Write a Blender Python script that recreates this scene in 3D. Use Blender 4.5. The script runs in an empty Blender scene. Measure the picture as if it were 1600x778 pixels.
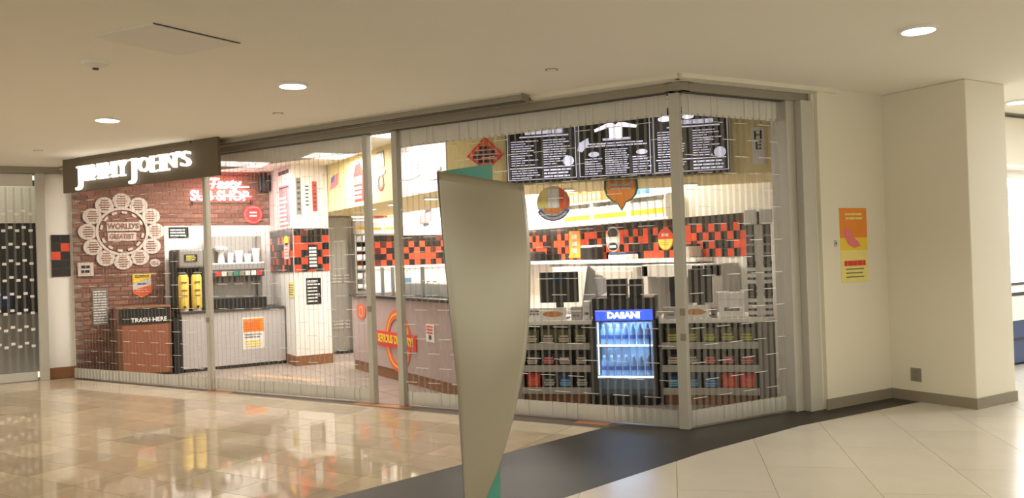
import bpy, bmesh, math, random
from mathutils import Vector, Matrix
R = math.radians
random.seed(7)
SC = bpy.context.scene
COL = SC.collection

# ------------------------------------------------------------------ camera
# world: x runs along the shop's back wall, y along its counter, z up; the viewer stands at the origin
cam_d = bpy.data.cameras.new('camera'); cam = bpy.data.objects.new('camera', cam_d); COL.objects.link(cam)
YAW, PITCH, ROLL = R(58.6), R(0.5), R(1.9)
cam_d.sensor_fit = 'HORIZONTAL'; cam_d.sensor_width = 36.0; cam_d.lens = 36.0 * 1300 / 1600
cam_d.clip_start = 0.05; cam_d.clip_end = 200
fw = Vector((math.cos(YAW) * math.cos(PITCH), math.sin(YAW) * math.cos(PITCH), math.sin(PITCH)))
rt = Vector((math.sin(YAW), -math.cos(YAW), 0))
up = rt.cross(fw)
rt2 = rt * math.cos(ROLL) - up * math.sin(ROLL)
up2 = up * math.cos(ROLL) + rt * math.sin(ROLL)
mw = Matrix((rt2, up2, -fw)).transposed().to_4x4(); mw.translation = (0, 0, 1.55)
cam.matrix_world = mw
SC.camera = cam

# ------------------------------------------------------------------ world, exposure
SC.view_settings.view_transform = 'Standard'; SC.view_settings.look = 'None'
SC.view_settings.gamma = 1.0; SC.view_settings.use_curve_mapping = False
SC.view_settings.exposure = 0.3
SC.cycles.use_denoising = True
w = bpy.data.worlds.new('world'); SC.world = w; w.use_nodes = True
w.node_tree.nodes['Background'].inputs['Color'].default_value = (1.0, 0.925, 0.77, 1)
w.node_tree.nodes['Background'].inputs['Strength'].default_value = 1.0

WARM = (1.0, 0.885, 0.67); NEUTRAL = (1.0, 0.955, 0.88); COOL = (0.95, 0.97, 1.0)


def lamp(name, kind, loc, power, color, size=0.2, size_y=None, rot=(0, 0, 0), spot=None):
    d = bpy.data.lights.new(name, kind); d.energy = power; d.color = color
    if kind == 'AREA':
        d.shape = 'RECTANGLE' if size_y else 'DISK'; d.size = size
        if size_y: d.size_y = size_y
    elif kind == 'SPOT':
        d.shadow_soft_size = size; d.spot_size = R(spot or 110); d.spot_blend = 0.7
    else:
        d.shadow_soft_size = size
    o = bpy.data.objects.new(name, d); o.location = loc; o.rotation_euler = rot; COL.objects.link(o)
    return o


# ------------------------------------------------------------------ materials
MATS = {}


def mat(name, c, rough=0.5, metal=0.0, var=0.06, scale=12.0, emit=0.0, ecol=None, bump=0.0, spec=0.5, stretch=None, rand=0.0):
    """procedural principled: a noise moves the colour a little; RAND varies it from object to object"""
    if name in MATS: return MATS[name]
    m = bpy.data.materials.new(name); m.use_nodes = True; nt = m.node_tree; N = nt.nodes; L = nt.links
    b = N['Principled BSDF']
    b.inputs['Roughness'].default_value = rough; b.inputs['Metallic'].default_value = metal
    b.inputs['Specular IOR Level'].default_value = spec
    tc = N.new('ShaderNodeTexCoord'); no = N.new('ShaderNodeTexNoise'); no.inputs['Scale'].default_value = scale; no.inputs['Detail'].default_value = 3
    src = tc.outputs['Object']
    if stretch:
        mp = N.new('ShaderNodeMapping'); mp.inputs['Scale'].default_value = stretch; L.new(src, mp.inputs['Vector']); src = mp.outputs['Vector']
    L.new(src, no.inputs['Vector'])
    mix = N.new('ShaderNodeMix'); mix.data_type = 'RGBA'; mix.blend_type = 'MIX'
    mix.inputs[6].default_value = (*[max(0, v * (1 - var)) for v in c], 1)
    mix.inputs[7].default_value = (*[min(1, v * (1 + var)) for v in c], 1)
    L.new(no.outputs['Fac'], mix.inputs[0])
    out = mix.outputs[2]
    if rand:
        oi = N.new('ShaderNodeObjectInfo'); hs = N.new('ShaderNodeHueSaturation')
        mr = N.new('ShaderNodeMapRange'); mr.inputs['To Min'].default_value = 1 - rand; mr.inputs['To Max'].default_value = 1 + rand
        L.new(oi.outputs['Random'], mr.inputs['Value']); L.new(mr.outputs['Result'], hs.inputs['Value']); L.new(out, hs.inputs['Color']); out = hs.outputs['Color']
    L.new(out, b.inputs['Base Color'])
    if emit:
        b.inputs['Emission Color'].default_value = (*(ecol or c), 1); b.inputs['Emission Strength'].default_value = emit
    if bump:
        bp = N.new('ShaderNodeBump'); bp.inputs['Strength'].default_value = bump; bp.inputs['Distance'].default_value = 0.01
        L.new(no.outputs['Fac'], bp.inputs['Height']); L.new(bp.outputs['Normal'], b.inputs['Normal'])
    MATS[name] = m
    return m


def clear(name, c, fac, rough=0.15):
    """see-through sheet: a share FAC of it is a surface, the rest lets the light pass"""
    m = bpy.data.materials.new(name); m.use_nodes = True; nt = m.node_tree; N = nt.nodes; L = nt.links
    b = N['Principled BSDF']; b.inputs['Base Color'].default_value = (*c, 1); b.inputs['Roughness'].default_value = rough
    t = N.new('ShaderNodeBsdfTransparent'); mx = N.new('ShaderNodeMixShader')
    no = N.new('ShaderNodeTexNoise'); no.inputs['Scale'].default_value = 6
    tc = N.new('ShaderNodeTexCoord'); L.new(tc.outputs['Object'], no.inputs['Vector'])
    mr = N.new('ShaderNodeMapRange'); mr.inputs['To Min'].default_value = fac * 0.85; mr.inputs['To Max'].default_value = fac * 1.15
    L.new(no.outputs['Fac'], mr.inputs['Value']); L.new(mr.outputs['Result'], mx.inputs[0])
    L.new(t.outputs[0], mx.inputs[1]); L.new(b.outputs[0], mx.inputs[2])
    L.new(mx.outputs[0], N['Material Output'].inputs['Surface'])
    return m


def marble(name, c1, c2, rough, rand, scale=1.6, spec=0.5):
    m = bpy.data.materials.new(name); m.use_nodes = True; nt = m.node_tree; N = nt.nodes; L = nt.links
    b = N['Principled BSDF']; b.inputs['Roughness'].default_value = rough; b.inputs['Specular IOR Level'].default_value = spec
    tc = N.new('ShaderNodeTexCoord'); oi = N.new('ShaderNodeObjectInfo')
    n1 = N.new('ShaderNodeTexNoise'); n1.inputs['Scale'].default_value = scale; n1.inputs['Detail'].default_value = 6; n1.inputs['Distortion'].default_value = 1.2
    L.new(tc.outputs['Object'], n1.inputs['Vector'])
    cr = N.new('ShaderNodeValToRGB'); cr.color_ramp.elements[0].position = 0.3; cr.color_ramp.elements[0].color = (*c1, 1)
    cr.color_ramp.elements[1].position = 0.7; cr.color_ramp.elements[1].color = (*c2, 1)
    L.new(n1.outputs['Fac'], cr.inputs['Fac'])
    hs = N.new('ShaderNodeHueSaturation'); mr = N.new('ShaderNodeMapRange')
    mr.inputs['To Min'].default_value = 1 - rand; mr.inputs['To Max'].default_value = 1 + rand
    L.new(oi.outputs['Random'], mr.inputs['Value']); L.new(mr.outputs['Result'], hs.inputs['Value'])
    L.new(cr.outputs['Color'], hs.inputs['Color']); L.new(hs.outputs['Color'], b.inputs['Base Color'])
    return m


def ribbed(name, c, rough):
    """dark floor covering with fine crosswise ribs"""
    m = bpy.data.materials.new(name); m.use_nodes = True; nt = m.node_tree; N = nt.nodes; L = nt.links
    b = N['Principled BSDF']; b.inputs['Roughness'].default_value = rough; b.inputs['Specular IOR Level'].default_value = 0.09
    tc = N.new('ShaderNodeTexCoord'); wv = N.new('ShaderNodeTexWave'); wv.inputs['Scale'].default_value = 22; wv.inputs['Distortion'].default_value = 1.5
    mp = N.new('ShaderNodeMapping'); mp.inputs['Rotation'].default_value = (0, 0, R(60)); L.new(tc.outputs['Object'], mp.inputs['Vector']); L.new(mp.outputs['Vector'], wv.inputs['Vector'])
    bp = N.new('ShaderNodeBump'); bp.inputs['Strength'].default_value = 0.25; bp.inputs['Distance'].default_value = 0.002
    L.new(wv.outputs['Fac'], bp.inputs['Height']); L.new(bp.outputs['Normal'], b.inputs['Normal'])
    no = N.new('ShaderNodeTexNoise'); no.inputs['Scale'].default_value = 3; L.new(tc.outputs['Object'], no.inputs['Vector'])
    cr = N.new('ShaderNodeValToRGB'); cr.color_ramp.elements[0].color = (*[v * 0.8 for v in c], 1); cr.color_ramp.elements[1].color = (*[v * 1.2 for v in c], 1)
    L.new(no.outputs['Fac'], cr.inputs['Fac']); L.new(cr.outputs['Color'], b.inputs['Base Color'])
    return m


def glow(name, c, s):
    m = bpy.data.materials.new(name); m.use_nodes = True; nt = m.node_tree
    b = nt.nodes['Principled BSDF']; b.inputs['Base Color'].default_value = (*[min(1, v) for v in c], 1)
    b.inputs['Emission Color'].default_value = (*c, 1); b.inputs['Emission Strength'].default_value = s
    return m


M = dict(
    ceiling=mat('ceiling paint', (0.87, 0.84, 0.74), 0.9, var=0.02, scale=1.5),
    wallpaint=mat('cream wall paint', (0.78, 0.74, 0.62), 0.75, var=0.02, scale=2),
    white=mat('white laminate', (0.82, 0.80, 0.76), 0.35, var=0.02, scale=3),
    whitewall=mat('white washable wall panel', (0.84, 0.82, 0.77), 0.4, var=0.03, scale=4, stretch=(6, 6, 0.3)),
    facing=mat('off white facing', (0.60, 0.56, 0.53), 0.45, var=0.03),
    yellow=mat('pale yellow paint', (0.80, 0.68, 0.32), 0.6, var=0.03, scale=3),
    pinkwall=mat('pinkish white paint', (0.72, 0.62, 0.60), 0.6, var=0.03),
    mortar=mat('mortar', (0.30, 0.22, 0.18), 0.9, scale=30),
    brick=mat('red brown brick', (0.25, 0.115, 0.078), 0.85, var=0.25, scale=14, bump=0.3, rand=0.28),
    tred=mat('red orange glazed tile', (0.72, 0.075, 0.03), 0.2, var=0.05, rand=0.12),
    tblack=mat('black glazed tile', (0.018, 0.014, 0.012), 0.2, var=0.1, rand=0.2),
    tbrown=mat('dark brown glazed tile', (0.10, 0.03, 0.018), 0.2, var=0.1, rand=0.2),
    grout=mat('pale grout', (0.42, 0.36, 0.30), 0.9),
    floorgrout=mat('floor grout', (0.40, 0.34, 0.25), 0.6),
    alu=mat('dull aluminium', (0.60, 0.58, 0.53), 0.35, metal=0.6, var=0.04, scale=5),
    alupaint=mat('silver beige painted metal', (0.52, 0.50, 0.44), 0.4, metal=0.2, var=0.03),
    bright=mat('bright steel', (0.78, 0.76, 0.72), 0.25, metal=0.8),
    track=mat('taupe track metal', (0.30, 0.27, 0.21), 0.45, metal=0.3, var=0.04),
    darktrack=mat('dark track slot', (0.07, 0.06, 0.045), 0.6),
    steel=mat('brushed steel', (0.42, 0.41, 0.39), 0.35, metal=0.7, var=0.08, scale=8, stretch=(12, 12, 0.4)),
    signface=mat('bronze sign face', (0.115, 0.085, 0.045), 0.55, metal=0.1, var=0.05, scale=2),
    wood=mat('brown wood', (0.24, 0.105, 0.04), 0.5, var=0.3, scale=5, stretch=(1, 1, 10)),
    redwood=mat('reddish wood veneer', (0.31, 0.11, 0.055), 0.45, var=0.15, scale=4, stretch=(8, 8, 0.5)),
    black=mat('black plastic', (0.012, 0.012, 0.012), 0.35),
    dark=mat('charcoal plastic', (0.045, 0.042, 0.04), 0.5),
    grey=mat('grey laminate', (0.50, 0.47, 0.46), 0.4, var=0.03),
    mauve=mat('mauve grey laminate', (0.44, 0.34, 0.33), 0.35, var=0.03),
    greyboard=mat('grey metal lip', (0.42, 0.40, 0.36), 0.45, metal=0.2),
    midgrey=mat('mid grey plastic', (0.22, 0.20, 0.18), 0.45),
    red=mat('red vinyl', (0.70, 0.04, 0.035), 0.4),
    orange=mat('orange vinyl', (0.85, 0.27, 0.03), 0.4),
    orangered=mat('orange red vinyl', (0.80, 0.13, 0.03), 0.4),
    yellowv=mat('yellow vinyl', (0.88, 0.62, 0.05), 0.4),
    yellowpale=mat('pale yellow paper', (0.85, 0.74, 0.25), 0.6),
    green=mat('dark green vinyl', (0.03, 0.22, 0.13), 0.4),
    teal=mat('teal paint', (0.06, 0.33, 0.25), 0.45, var=0.04),
    blue=mat('blue vinyl', (0.05, 0.12, 0.45), 0.4),
    lightblue=mat('light blue vinyl', (0.15, 0.45, 0.75), 0.4),
    cream=mat('cream print', (0.64, 0.55, 0.48), 0.5, var=0.05),
    glowpaint=mat('painted lamp glow', (0.90, 0.89, 0.92), 0.5),
    pink=mat('pink print', (0.80, 0.20, 0.22), 0.5, var=0.2, scale=20),
    tea=mat('yellow tea urn skin', (0.80, 0.58, 0.10), 0.35, var=0.1),
    olive=mat('olive foil', (0.10, 0.10, 0.035), 0.35, var=0.2),
    lime=mat('lime print', (0.50, 0.52, 0.10), 0.4),
    foilblack=mat('black foil', (0.02, 0.018, 0.016), 0.3, var=0.2),
    foilred=mat('red foil', (0.75, 0.05, 0.035), 0.35, var=0.1),
    foilblue=mat('dark blue foil', (0.02, 0.05, 0.14), 0.35, var=0.1),
    bread=mat('bread print', (0.60, 0.26, 0.08), 0.6, var=0.4, scale=40),
    plaque=mat('olive grey satin metal', (0.46, 0.43, 0.34), 0.30, metal=0.6, var=0.02, scale=1.5),
    darkedge=mat('dark metal edge', (0.10, 0.085, 0.06), 0.5, metal=0.3),
    paper=mat('white paper', (0.85, 0.84, 0.82), 0.6),
    cupwhite=mat('white paper cup', (0.86, 0.85, 0.84), 0.5),
    bottle=mat('blue clear bottle', (0.30, 0.50, 0.74), 0.15),
    bottlecap=mat('white bottle cap', (0.80, 0.86, 0.92), 0.4),
    base=mat('taupe rubber base', (0.27, 0.24, 0.18), 0.6),
    vent=mat('vent panel paint', (0.80, 0.77, 0.70), 0.7, var=0.03),
    shopfloor=marble('shop floor tile', (0.235, 0.185, 0.155), (0.30, 0.245, 0.205), 0.35, 0.06, 3, spec=0.3),
    terracotta=mat('terracotta colour', (0.42, 0.17, 0.06), 0.4, var=0.15),
    tan=mat('tan colour', (0.50, 0.32, 0.16), 0.4, var=0.1),
    marble=marble('beige polished marble', (0.43, 0.345, 0.245), (0.56, 0.47, 0.355), 0.05, 0.13, 1.8),
    slab=marble('cream porcelain slab', (0.55, 0.515, 0.45), (0.61, 0.575, 0.51), 0.22, 0.025, 1.2),
    band=ribbed('dark ribbed floor', (0.045, 0.040, 0.035), 0.40),
    strip=mat('taupe threshold', (0.13, 0.105, 0.085), 0.5, var=0.1, spec=0.2),
    glare=clear('polycarbonate with painted reflection', (0.40, 0.38, 0.34), 0.20, 0.35),  # grey reflection off alternate facets, painted in as haze
    pane=clear('clear polycarbonate', (0.12, 0.12, 0.12), 0.04, 0.08),
    hazeband=clear('hazy band sheet', (0.62, 0.60, 0.55), 0.72, 0.35),
    glass=clear('clear glass', (0.75, 0.82, 0.85), 0.08, 0.05),
    frglass=clear('cooler glass', (0.5, 0.65, 0.8), 0.10, 0.05),
    lampglow=glow('lit lamp diffuser', (1.0, 0.93, 0.80), 14),
    coolglow=glow('lit troffer diffuser', (1.0, 0.97, 0.92), 9),
    letterglow=glow('lit sign letter', (1.0, 0.96, 0.89), 1.35),
    neon=glow('neon tube', (1.0, 0.70, 0.72), 5),
    neonred=glow('red neon tube', (1.0, 0.05, 0.07), 14),
    fridgesign=glow('lit blue cooler sign', (0.03, 0.08, 0.85), 1.6),
    fridgetext=glow('lit cooler lettering', (0.75, 0.95, 1.0), 2.6),
    fridgelight=glow('cooler light bar', (0.55, 0.75, 1.0), 3.5),
    fridgeback=mat('cooler lining', (0.45, 0.62, 0.80), 0.4),
    menuprint=glow('lit menu print', (0.70, 0.70, 0.90), 0.42),
    menuwhite=glow('lit menu picture', (0.92, 0.92, 1.0), 0.8),
    whitebox=glow('emissive white panel', (1.0, 0.97, 0.90), 1.5),
    farwhite=glow('emissive display wall', (1.0, 0.98, 0.95), 1.6),  # bright lighting of the far wall given as emission
)


# ------------------------------------------------------------------ mesh helpers
class MB:
    def __init__(s): s.bm = bmesh.new()

    def box(s, x0, x1, y0, y1, z0, z1, bev=0.0):
        b2 = bmesh.new() if bev else s.bm
        v = [b2.verts.new(p) for p in ((x0, y0, z0), (x1, y0, z0), (x1, y1, z0), (x0, y1, z0), (x0, y0, z1), (x1, y0, z1), (x1, y1, z1), (x0, y1, z1))]
        for f in ((3, 2, 1, 0), (4, 5, 6, 7), (0, 1, 5, 4), (1, 2, 6, 5), (2, 3, 7, 6), (3, 0, 4, 7)): b2.faces.new([v[i] for i in f])
        if bev:
            bmesh.ops.bevel(b2, geom=list(b2.edges), offset=bev, segments=2, affect='EDGES', profile=0.6)
            me = bpy.data.meshes.new('t'); b2.to_mesh(me); b2.free(); s.bm.from_mesh(me); bpy.data.meshes.remove(me)
        return s

    def prism(s, pts, y0, y1):
        """outline in x, z pushed from y0 to y1"""
        a = [s.bm.verts.new((x, y0, z)) for x, z in pts]; b = [s.bm.verts.new((x, y1, z)) for x, z in pts]
        n = len(pts)
        s.bm.faces.new(a); s.bm.faces.new(b[::-1])
        for i in range(n): s.bm.faces.new((a[i], b[i], b[(i + 1) % n], a[(i + 1) % n]))
        return s

    def slab(s, pts, z0, z1):
        """outline in x, y pushed from z0 to z1"""
        a = [s.bm.verts.new((x, y, z0)) for x, y in pts]; b = [s.bm.verts.new((x, y, z1)) for x, y in pts]
        n = len(pts)
        s.bm.faces.new(a[::-1]); s.bm.faces.new(b)
        for i in range(n): s.bm.faces.new((a[i], a[(i + 1) % n], b[(i + 1) % n], b[i]))
        return s

    def lathe(s, prof, cx=0, cy=0, seg=20, caps=True):
        rings = [[s.bm.verts.new((cx + r * math.cos(2 * math.pi * k / seg), cy + r * math.sin(2 * math.pi * k / seg), z)) for k in range(seg)] for r, z in prof]
        for a, b in zip(rings, rings[1:]):
            for k in range(seg): s.bm.faces.new((a[k], a[(k + 1) % seg], b[(k + 1) % seg], b[k]))
        if caps: s.bm.faces.new(rings[0][::-1]); s.bm.faces.new(rings[-1])
        return s

    def disc(s, cx, cz, r, y0, y1, seg=32, rz=None):
        return s.prism([(cx + r * math.cos(2 * math.pi * k / seg), cz + (rz or r) * math.sin(2 * math.pi * k / seg)) for k in range(seg)], y0, y1)

    def ring(s, cx, cz, r0, r1, y0, y1, a0=0, a1=360, seg=40):
        full = abs(a1 - a0) >= 360
        n = max(3, int(seg * abs(a1 - a0) / 360))
        q = []
        for k in range(n + (0 if full else 1)):
            t = R(a0 + (a1 - a0) * k / n); c, d = math.cos(t), math.sin(t)
            q.append([s.bm.verts.new(p) for p in ((cx + r0 * c, y0, cz + r0 * d), (cx + r1 * c, y0, cz + r1 * d), (cx + r1 * c, y1, cz + r1 * d), (cx + r0 * c, y1, cz + r0 * d))])
        for k in range(n):
            a, b = q[k], q[(k + 1) % len(q)]
            for i in range(4): s.bm.faces.new((a[i], a[(i + 1) % 4], b[(i + 1) % 4], b[i]))
        if not full: s.bm.faces.new(q[0]); s.bm.faces.new(q[-1][::-1])
        return s

    def tube(s, pts, r, seg=8):
        pts = [Vector(p) for p in pts]
        rings = []
        for i, p in enumerate(pts):
            d = (pts[min(i + 1, len(pts) - 1)] - pts[max(i - 1, 0)]).normalized()
            a = d.orthogonal().normalized(); b = d.cross(a)
            rings.append([s.bm.verts.new(p + a * r * math.cos(2 * math.pi * k / seg) + b * r * math.sin(2 * math.pi * k / seg)) for k in range(seg)])
        for a, b in zip(rings, rings[1:]):
            j = min(range(seg), key=lambda o: (a[0].co - b[o].co).length)
            for k in range(seg): s.bm.faces.new((a[k], a[(k + 1) % seg], b[(k + 1 + j) % seg], b[(k + j) % seg]))
        s.bm.faces.new(rings[0][::-1]); s.bm.faces.new(rings[-1])
        return s

    def mesh(s, name, m, smooth=False):
        bmesh.ops.recalc_face_normals(s.bm, faces=list(s.bm.faces))
        me = bpy.data.meshes.new(name); s.bm.to_mesh(me); s.bm.free()
        me.materials.append(m)
        if smooth:
            for p in me.polygons: p.use_smooth = True
            me.set_sharp_from_angle(angle=R(40))
        return me

    def build(s, name, m, parent=None, smooth=False):
        return put(name, s.mesh(name, m, smooth), parent)


def put(name, me, parent=None, loc=(0, 0, 0), rz=0):
    o = bpy.data.objects.new(name, me); COL.objects.link(o)
    o.location = loc; o.rotation_euler = (0, 0, rz)
    if parent is not None: o.parent = parent
    return o


# elevation frames: x runs to the right along a wall, y into it (away from the viewer), z up
GA = -62.6
CX, CY = 5.04, 5.41                                                    # the storefront's corner
GX, GY = CX - 9.2 * math.cos(R(GA)), CY - 9.2 * math.sin(R(GA))
FR = dict(
    world=(0, 0, 0), brick=(0, 13.7, 0), unit=(0, 12.94, 0), col=(0, 12.44, 0), colside=(3.72, 0, -90),
    counter=(4.27, 0, -90), bulk=(4.3, 0, -90), bulkm=(4.3, 8.4, -45), low=(4.3, 7.78, -45), kitchen=(7.8, 0, -90),
    gate=(GX, GY, GA), gateright=(CX, CY, -1.5), poster=(0, 5.2, 0), side=(6.6, 0, -90), pillarside=(7.6, 0, -90), left=(0, 13.75, 0),
    blade=(1.984, 3.976, -11.4), bladeback=(1.984, 3.976, 23.6), far=(0, 5.3, 0),
)


def at(fr, x, y, z):
    ox, oy, a = FR[fr]; c, d = math.cos(R(a)), math.sin(R(a))
    return (ox + x * c - y * d, oy + x * d + y * c, z)


def thing(name, label, cat, fr, x=0, y=0, z=0, group=None, rz=0):
    o = bpy.data.objects.new(name, None); COL.objects.link(o); o.empty_display_size = 0.1
    o.location = at(fr, x, y, z); o.rotation_euler = (0, 0, R(FR[fr][2] + rz))
    o['label'] = label; o['category'] = cat
    if group: o['group'] = group
    return o


def setting(name, fr='world', x=0, y=0, z=0, label=None):
    o = bpy.data.objects.new(name, None); COL.objects.link(o); o.empty_display_size = 0.1
    o.location = at(fr, x, y, z); o.rotation_euler = (0, 0, R(FR[fr][2])); o['kind'] = 'structure'
    if label: o['label'] = label
    return o


def single(o, label, cat, group=None):
    o['label'] = label; o['category'] = cat
    if group: o['group'] = group
    return o


def copy_tree(o, parent=None):
    c = o.copy(); COL.objects.link(c)
    if parent is not None: c.parent = parent
    for ch in list(o.children): copy_tree(ch, c)
    return c


def text(parent, body, m, x, y, z, size, align='CENTER', sx=1.0, depth=0.004, bold=0.0, name='lettering', rot=0.0, shear=0.0, fit=None):
    d = bpy.data.curves.new(name, 'FONT'); d.body = body; d.size = size; d.align_x = align; d.align_y = 'CENTER'
    d.extrude = depth; d.offset = bold; d.shear = shear; d.resolution_u = 3
    d.materials.append(m)
    tmp = bpy.data.objects.new('tmp', d); COL.objects.link(tmp); bpy.context.view_layer.update()
    me = bpy.data.meshes.new_from_object(tmp.evaluated_get(bpy.context.evaluated_depsgraph_get())); me.name = name
    bpy.data.objects.remove(tmp); bpy.data.curves.remove(d)
    if fit:
        wd = max(v.co.x for v in me.vertices) - min(v.co.x for v in me.vertices); sx = fit / max(wd, 0.01)
    me.transform(Matrix.Diagonal((sx, 1, 1, 1)))
    o = bpy.data.objects.new(name, me); COL.objects.link(o)
    o.location = (x, y, z); o.rotation_euler = (R(90), rot, 0); o.parent = parent
    return o


def lines(parent, m, x0, x1, z0, z1, rows, y=-0.006, fill=0.45, ragged=0.4, name='print', words=True, th=0.003):
    """rows of unreadable small print, word by word"""
    b = MB(); dz = (z1 - z0) / rows; n = 0
    for r in range(rows):
        zc = z1 - dz * (r + 0.5); h = dz * fill / 2
        end = x1 - (x1 - x0) * ragged * random.random(); x = x0
        while x < end - 0.012:
            wd = min(random.uniform(0.03, 0.12) if words else end - x, end - x)
            b.box(x, x + wd, y - th, y, zc - h, zc + h); x += wd + 0.009; n += 1
    return b.build(name, m, parent)


def clip(poly, a, b, c):
    """keep the part of a polygon where a*x + b*y <= c"""
    out = []
    for p, q in zip(poly, poly[1:] + poly[:1]):
        dp, dq = a * p[0] + b * p[1] - c, a * q[0] + b * q[1] - c
        if dp <= 0: out.append(p)
        if dp * dq < 0:
            t = dp / (dp - dq); out.append((p[0] + (q[0] - p[0]) * t, p[1] + (q[1] - p[1]) * t))
    return out


def clip_to(poly, region):
    """clip to a convex region given counter-clockwise"""
    for p, q in zip(region, region[1:] + region[:1]):
        a, b = q[1] - p[1], -(q[0] - p[0])
        poly = clip(poly, a, b, a * p[0] + b * p[1])
        if len(poly) < 3: return []
    return poly


def area(p): return abs(sum(a[0] * b[1] - b[0] * a[1] for a, b in zip(p, p[1:] + p[:1]))) / 2


def tiled(parent, name, m, region, ang, w, h, ox, oy, gap, z0=-0.010, limit=300, shift=0.0):
    """lay w x h tiles at an angle over a convex region; the LIMIT nearest are parts, the rest one part"""
    c, d = math.cos(R(ang)), math.sin(R(ang)); cells = []
    us = [(p[0] - ox) * c + (p[1] - oy) * d for p in region]; vs = [-(p[0] - ox) * d + (p[1] - oy) * c for p in region]
    for i in range(math.floor(min(us) / w) - 1, math.ceil(max(us) / w) + 2):
        for j in range(math.floor(min(vs) / h), math.ceil(max(vs) / h) + 1):
            u0 = i * w + (shift * w if j % 2 else 0); v0 = j * h; g = gap / 2
            q = [(u0 + g, v0 + g), (u0 + w - g, v0 + g), (u0 + w - g, v0 + h - g), (u0 + g, v0 + h - g)]
            q = clip_to([(ox + u * c - v * d, oy + u * d + v * c) for u, v in q], region)
            if len(q) >= 3 and area(q) > 0.0004: cells.append(q)
    cells.sort(key=lambda q: sum(p[0] for p in q) ** 2 / len(q) ** 2 + sum(p[1] for p in q) ** 2 / len(q) ** 2)
    for q in cells[:limit]:
        mx, my = sum(p[0] for p in q) / len(q), sum(p[1] for p in q) / len(q)
        me = MB().slab([(p[0] - mx, p[1] - my) for p in q], 0, -z0).mesh(name, m)
        put(name, me, parent, (mx, my, z0))
    if cells[limit:]:
        b = MB()
        for q in cells[limit:]: b.slab(q, z0, 0)
        b.build(name, m, parent)['kind'] = 'stuff'


# ------------------------------------------------------------------ lights of the mall
def downlight(x, y, label, z=3.05, r=0.11, power=85, color=WARM, group='downlights in the mall ceiling', spot=125):
    t = thing('downlight', label, 'ceiling light', 'world', x, y, z, group)
    MB().ring(0, 0, r, r + 0.018, -0.004, 0.02).build('trim_ring', M['white'], t).rotation_euler = (R(-90), 0, 0)
    MB().lathe([(r, -0.002), (r, 0.004)], seg=28).build('lamp_lens', M['lampglow'], t)
    lamp('downlight_lamp', 'SPOT', (x, y, z - 0.03), power, color, r, spot=spot)
    return t


downlight(2.10, 6.88, 'round lit downlight in the mall ceiling, nearest to the square access panel')
downlight(0.91, 9.14, 'round lit downlight above the bronze sign, smallest of those over the marble floor')
downlight(5.51, 3.46, 'round lit downlight over the cream slabs in front of the pillar')
downlight(9.43, 4.81, 'round lit downlight cut by the picture edge beyond the pillar')
for x, y, pw in ((3.3, 2.2, 85), (-0.2, 4.6, 85), (-1.4, 8.2, 85), (1.4, -0.6, 85), (7.6, 1.2, 95), (-2.6, 1.0, 85), (-1.0, 11.9, 95)):  # unseen ceiling lamps; the last one added to brighten the left white wall
    lamp('unseen_mall_lamp', 'SPOT', (x, y, 3.02), pw, WARM, 0.11, spot=125)

# ------------------------------------------------------------------ floors
fl = setting('floor')
MB().slab([(-9, -7), (15, -7), (15, 14.2), (-9, 14.2)], -0.12, -0.006).build('floor_bed', M['floorgrout'], fl)
G0, G1 = (GX, GY), (CX, CY)
LEFT = [(-1.6, 4.57), (1.81, 5.33), (4.48, 5.92), (0.79, 13.5), (0.40, 13.75), (-1.6, 13.95)]
tiled(fl, 'marble_tile', M['marble'], LEFT, GA, 0.60, 0.36, 0.15, 8.05, 0.004)
RIGHTA = [(0.5, 1.0), (13.5, 1.0), (13.5, 4.89), (5.85, 4.89), (4.55, 4.72), (3.0, 4.39), (0.5, 3.84)]
tiled(fl, 'cream_slab', M['slab'], RIGHTA, 47.8, 1.24, 0.62, 0.82, 0.0, 0.003, shift=0.5)
tiled(fl, 'cream_slab', M['slab'], [(8.3, 4.89), (13.5, 4.89), (13.5, 9.5), (8.3, 9.5)], 47.8, 1.24, 0.62, 0.82, 0.0, 0.003)
MB().slab([(-1.6, 3.38), (3.0, 4.39), (4.55, 4.72), (5.85, 4.89), (7.7, 4.89), (7.7, 5.3), (6.55, 5.36), (5.04, 5.41), (4.78, 5.92), (4.48, 5.92), (1.81, 5.33), (-1.6, 4.57)], -0.014, 0.0).build('dark_floor_band', M['band'], fl)
MB().slab([(4.48, 5.92), (4.78, 5.92), (0.86, 13.62), (0.79, 13.5)], -0.014, -0.001).build('threshold_strip', M['strip'], fl)
SHOP = [(4.78, 5.92), (5.04, 5.41), (6.7, 5.37), (7.8, 6.2), (7.8, 13.7), (0.86, 13.7), (0.86, 13.62)]
tiled(fl, 'shop_floor_tile', M['shopfloor'], SHOP, 0, 0.46, 0.46, 0.1, 0.05, 0.008, z0=-0.012)
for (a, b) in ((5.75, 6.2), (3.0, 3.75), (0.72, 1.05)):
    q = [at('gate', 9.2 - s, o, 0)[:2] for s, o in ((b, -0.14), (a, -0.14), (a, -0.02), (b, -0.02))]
    MB().slab(q, -0.003, 0.0012).build('terracotta_patch', M['terracotta'], fl)  # small flush terracotta-coloured patches along the shutter line
MB().slab([(2.9, 11.95), (3.45, 10.65), (3.58, 10.65), (3.03, 11.95)], -0.003, 0.001).build('tan_strip', M['tan'], fl)  # thin flush tan strip across the shop tiles

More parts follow.
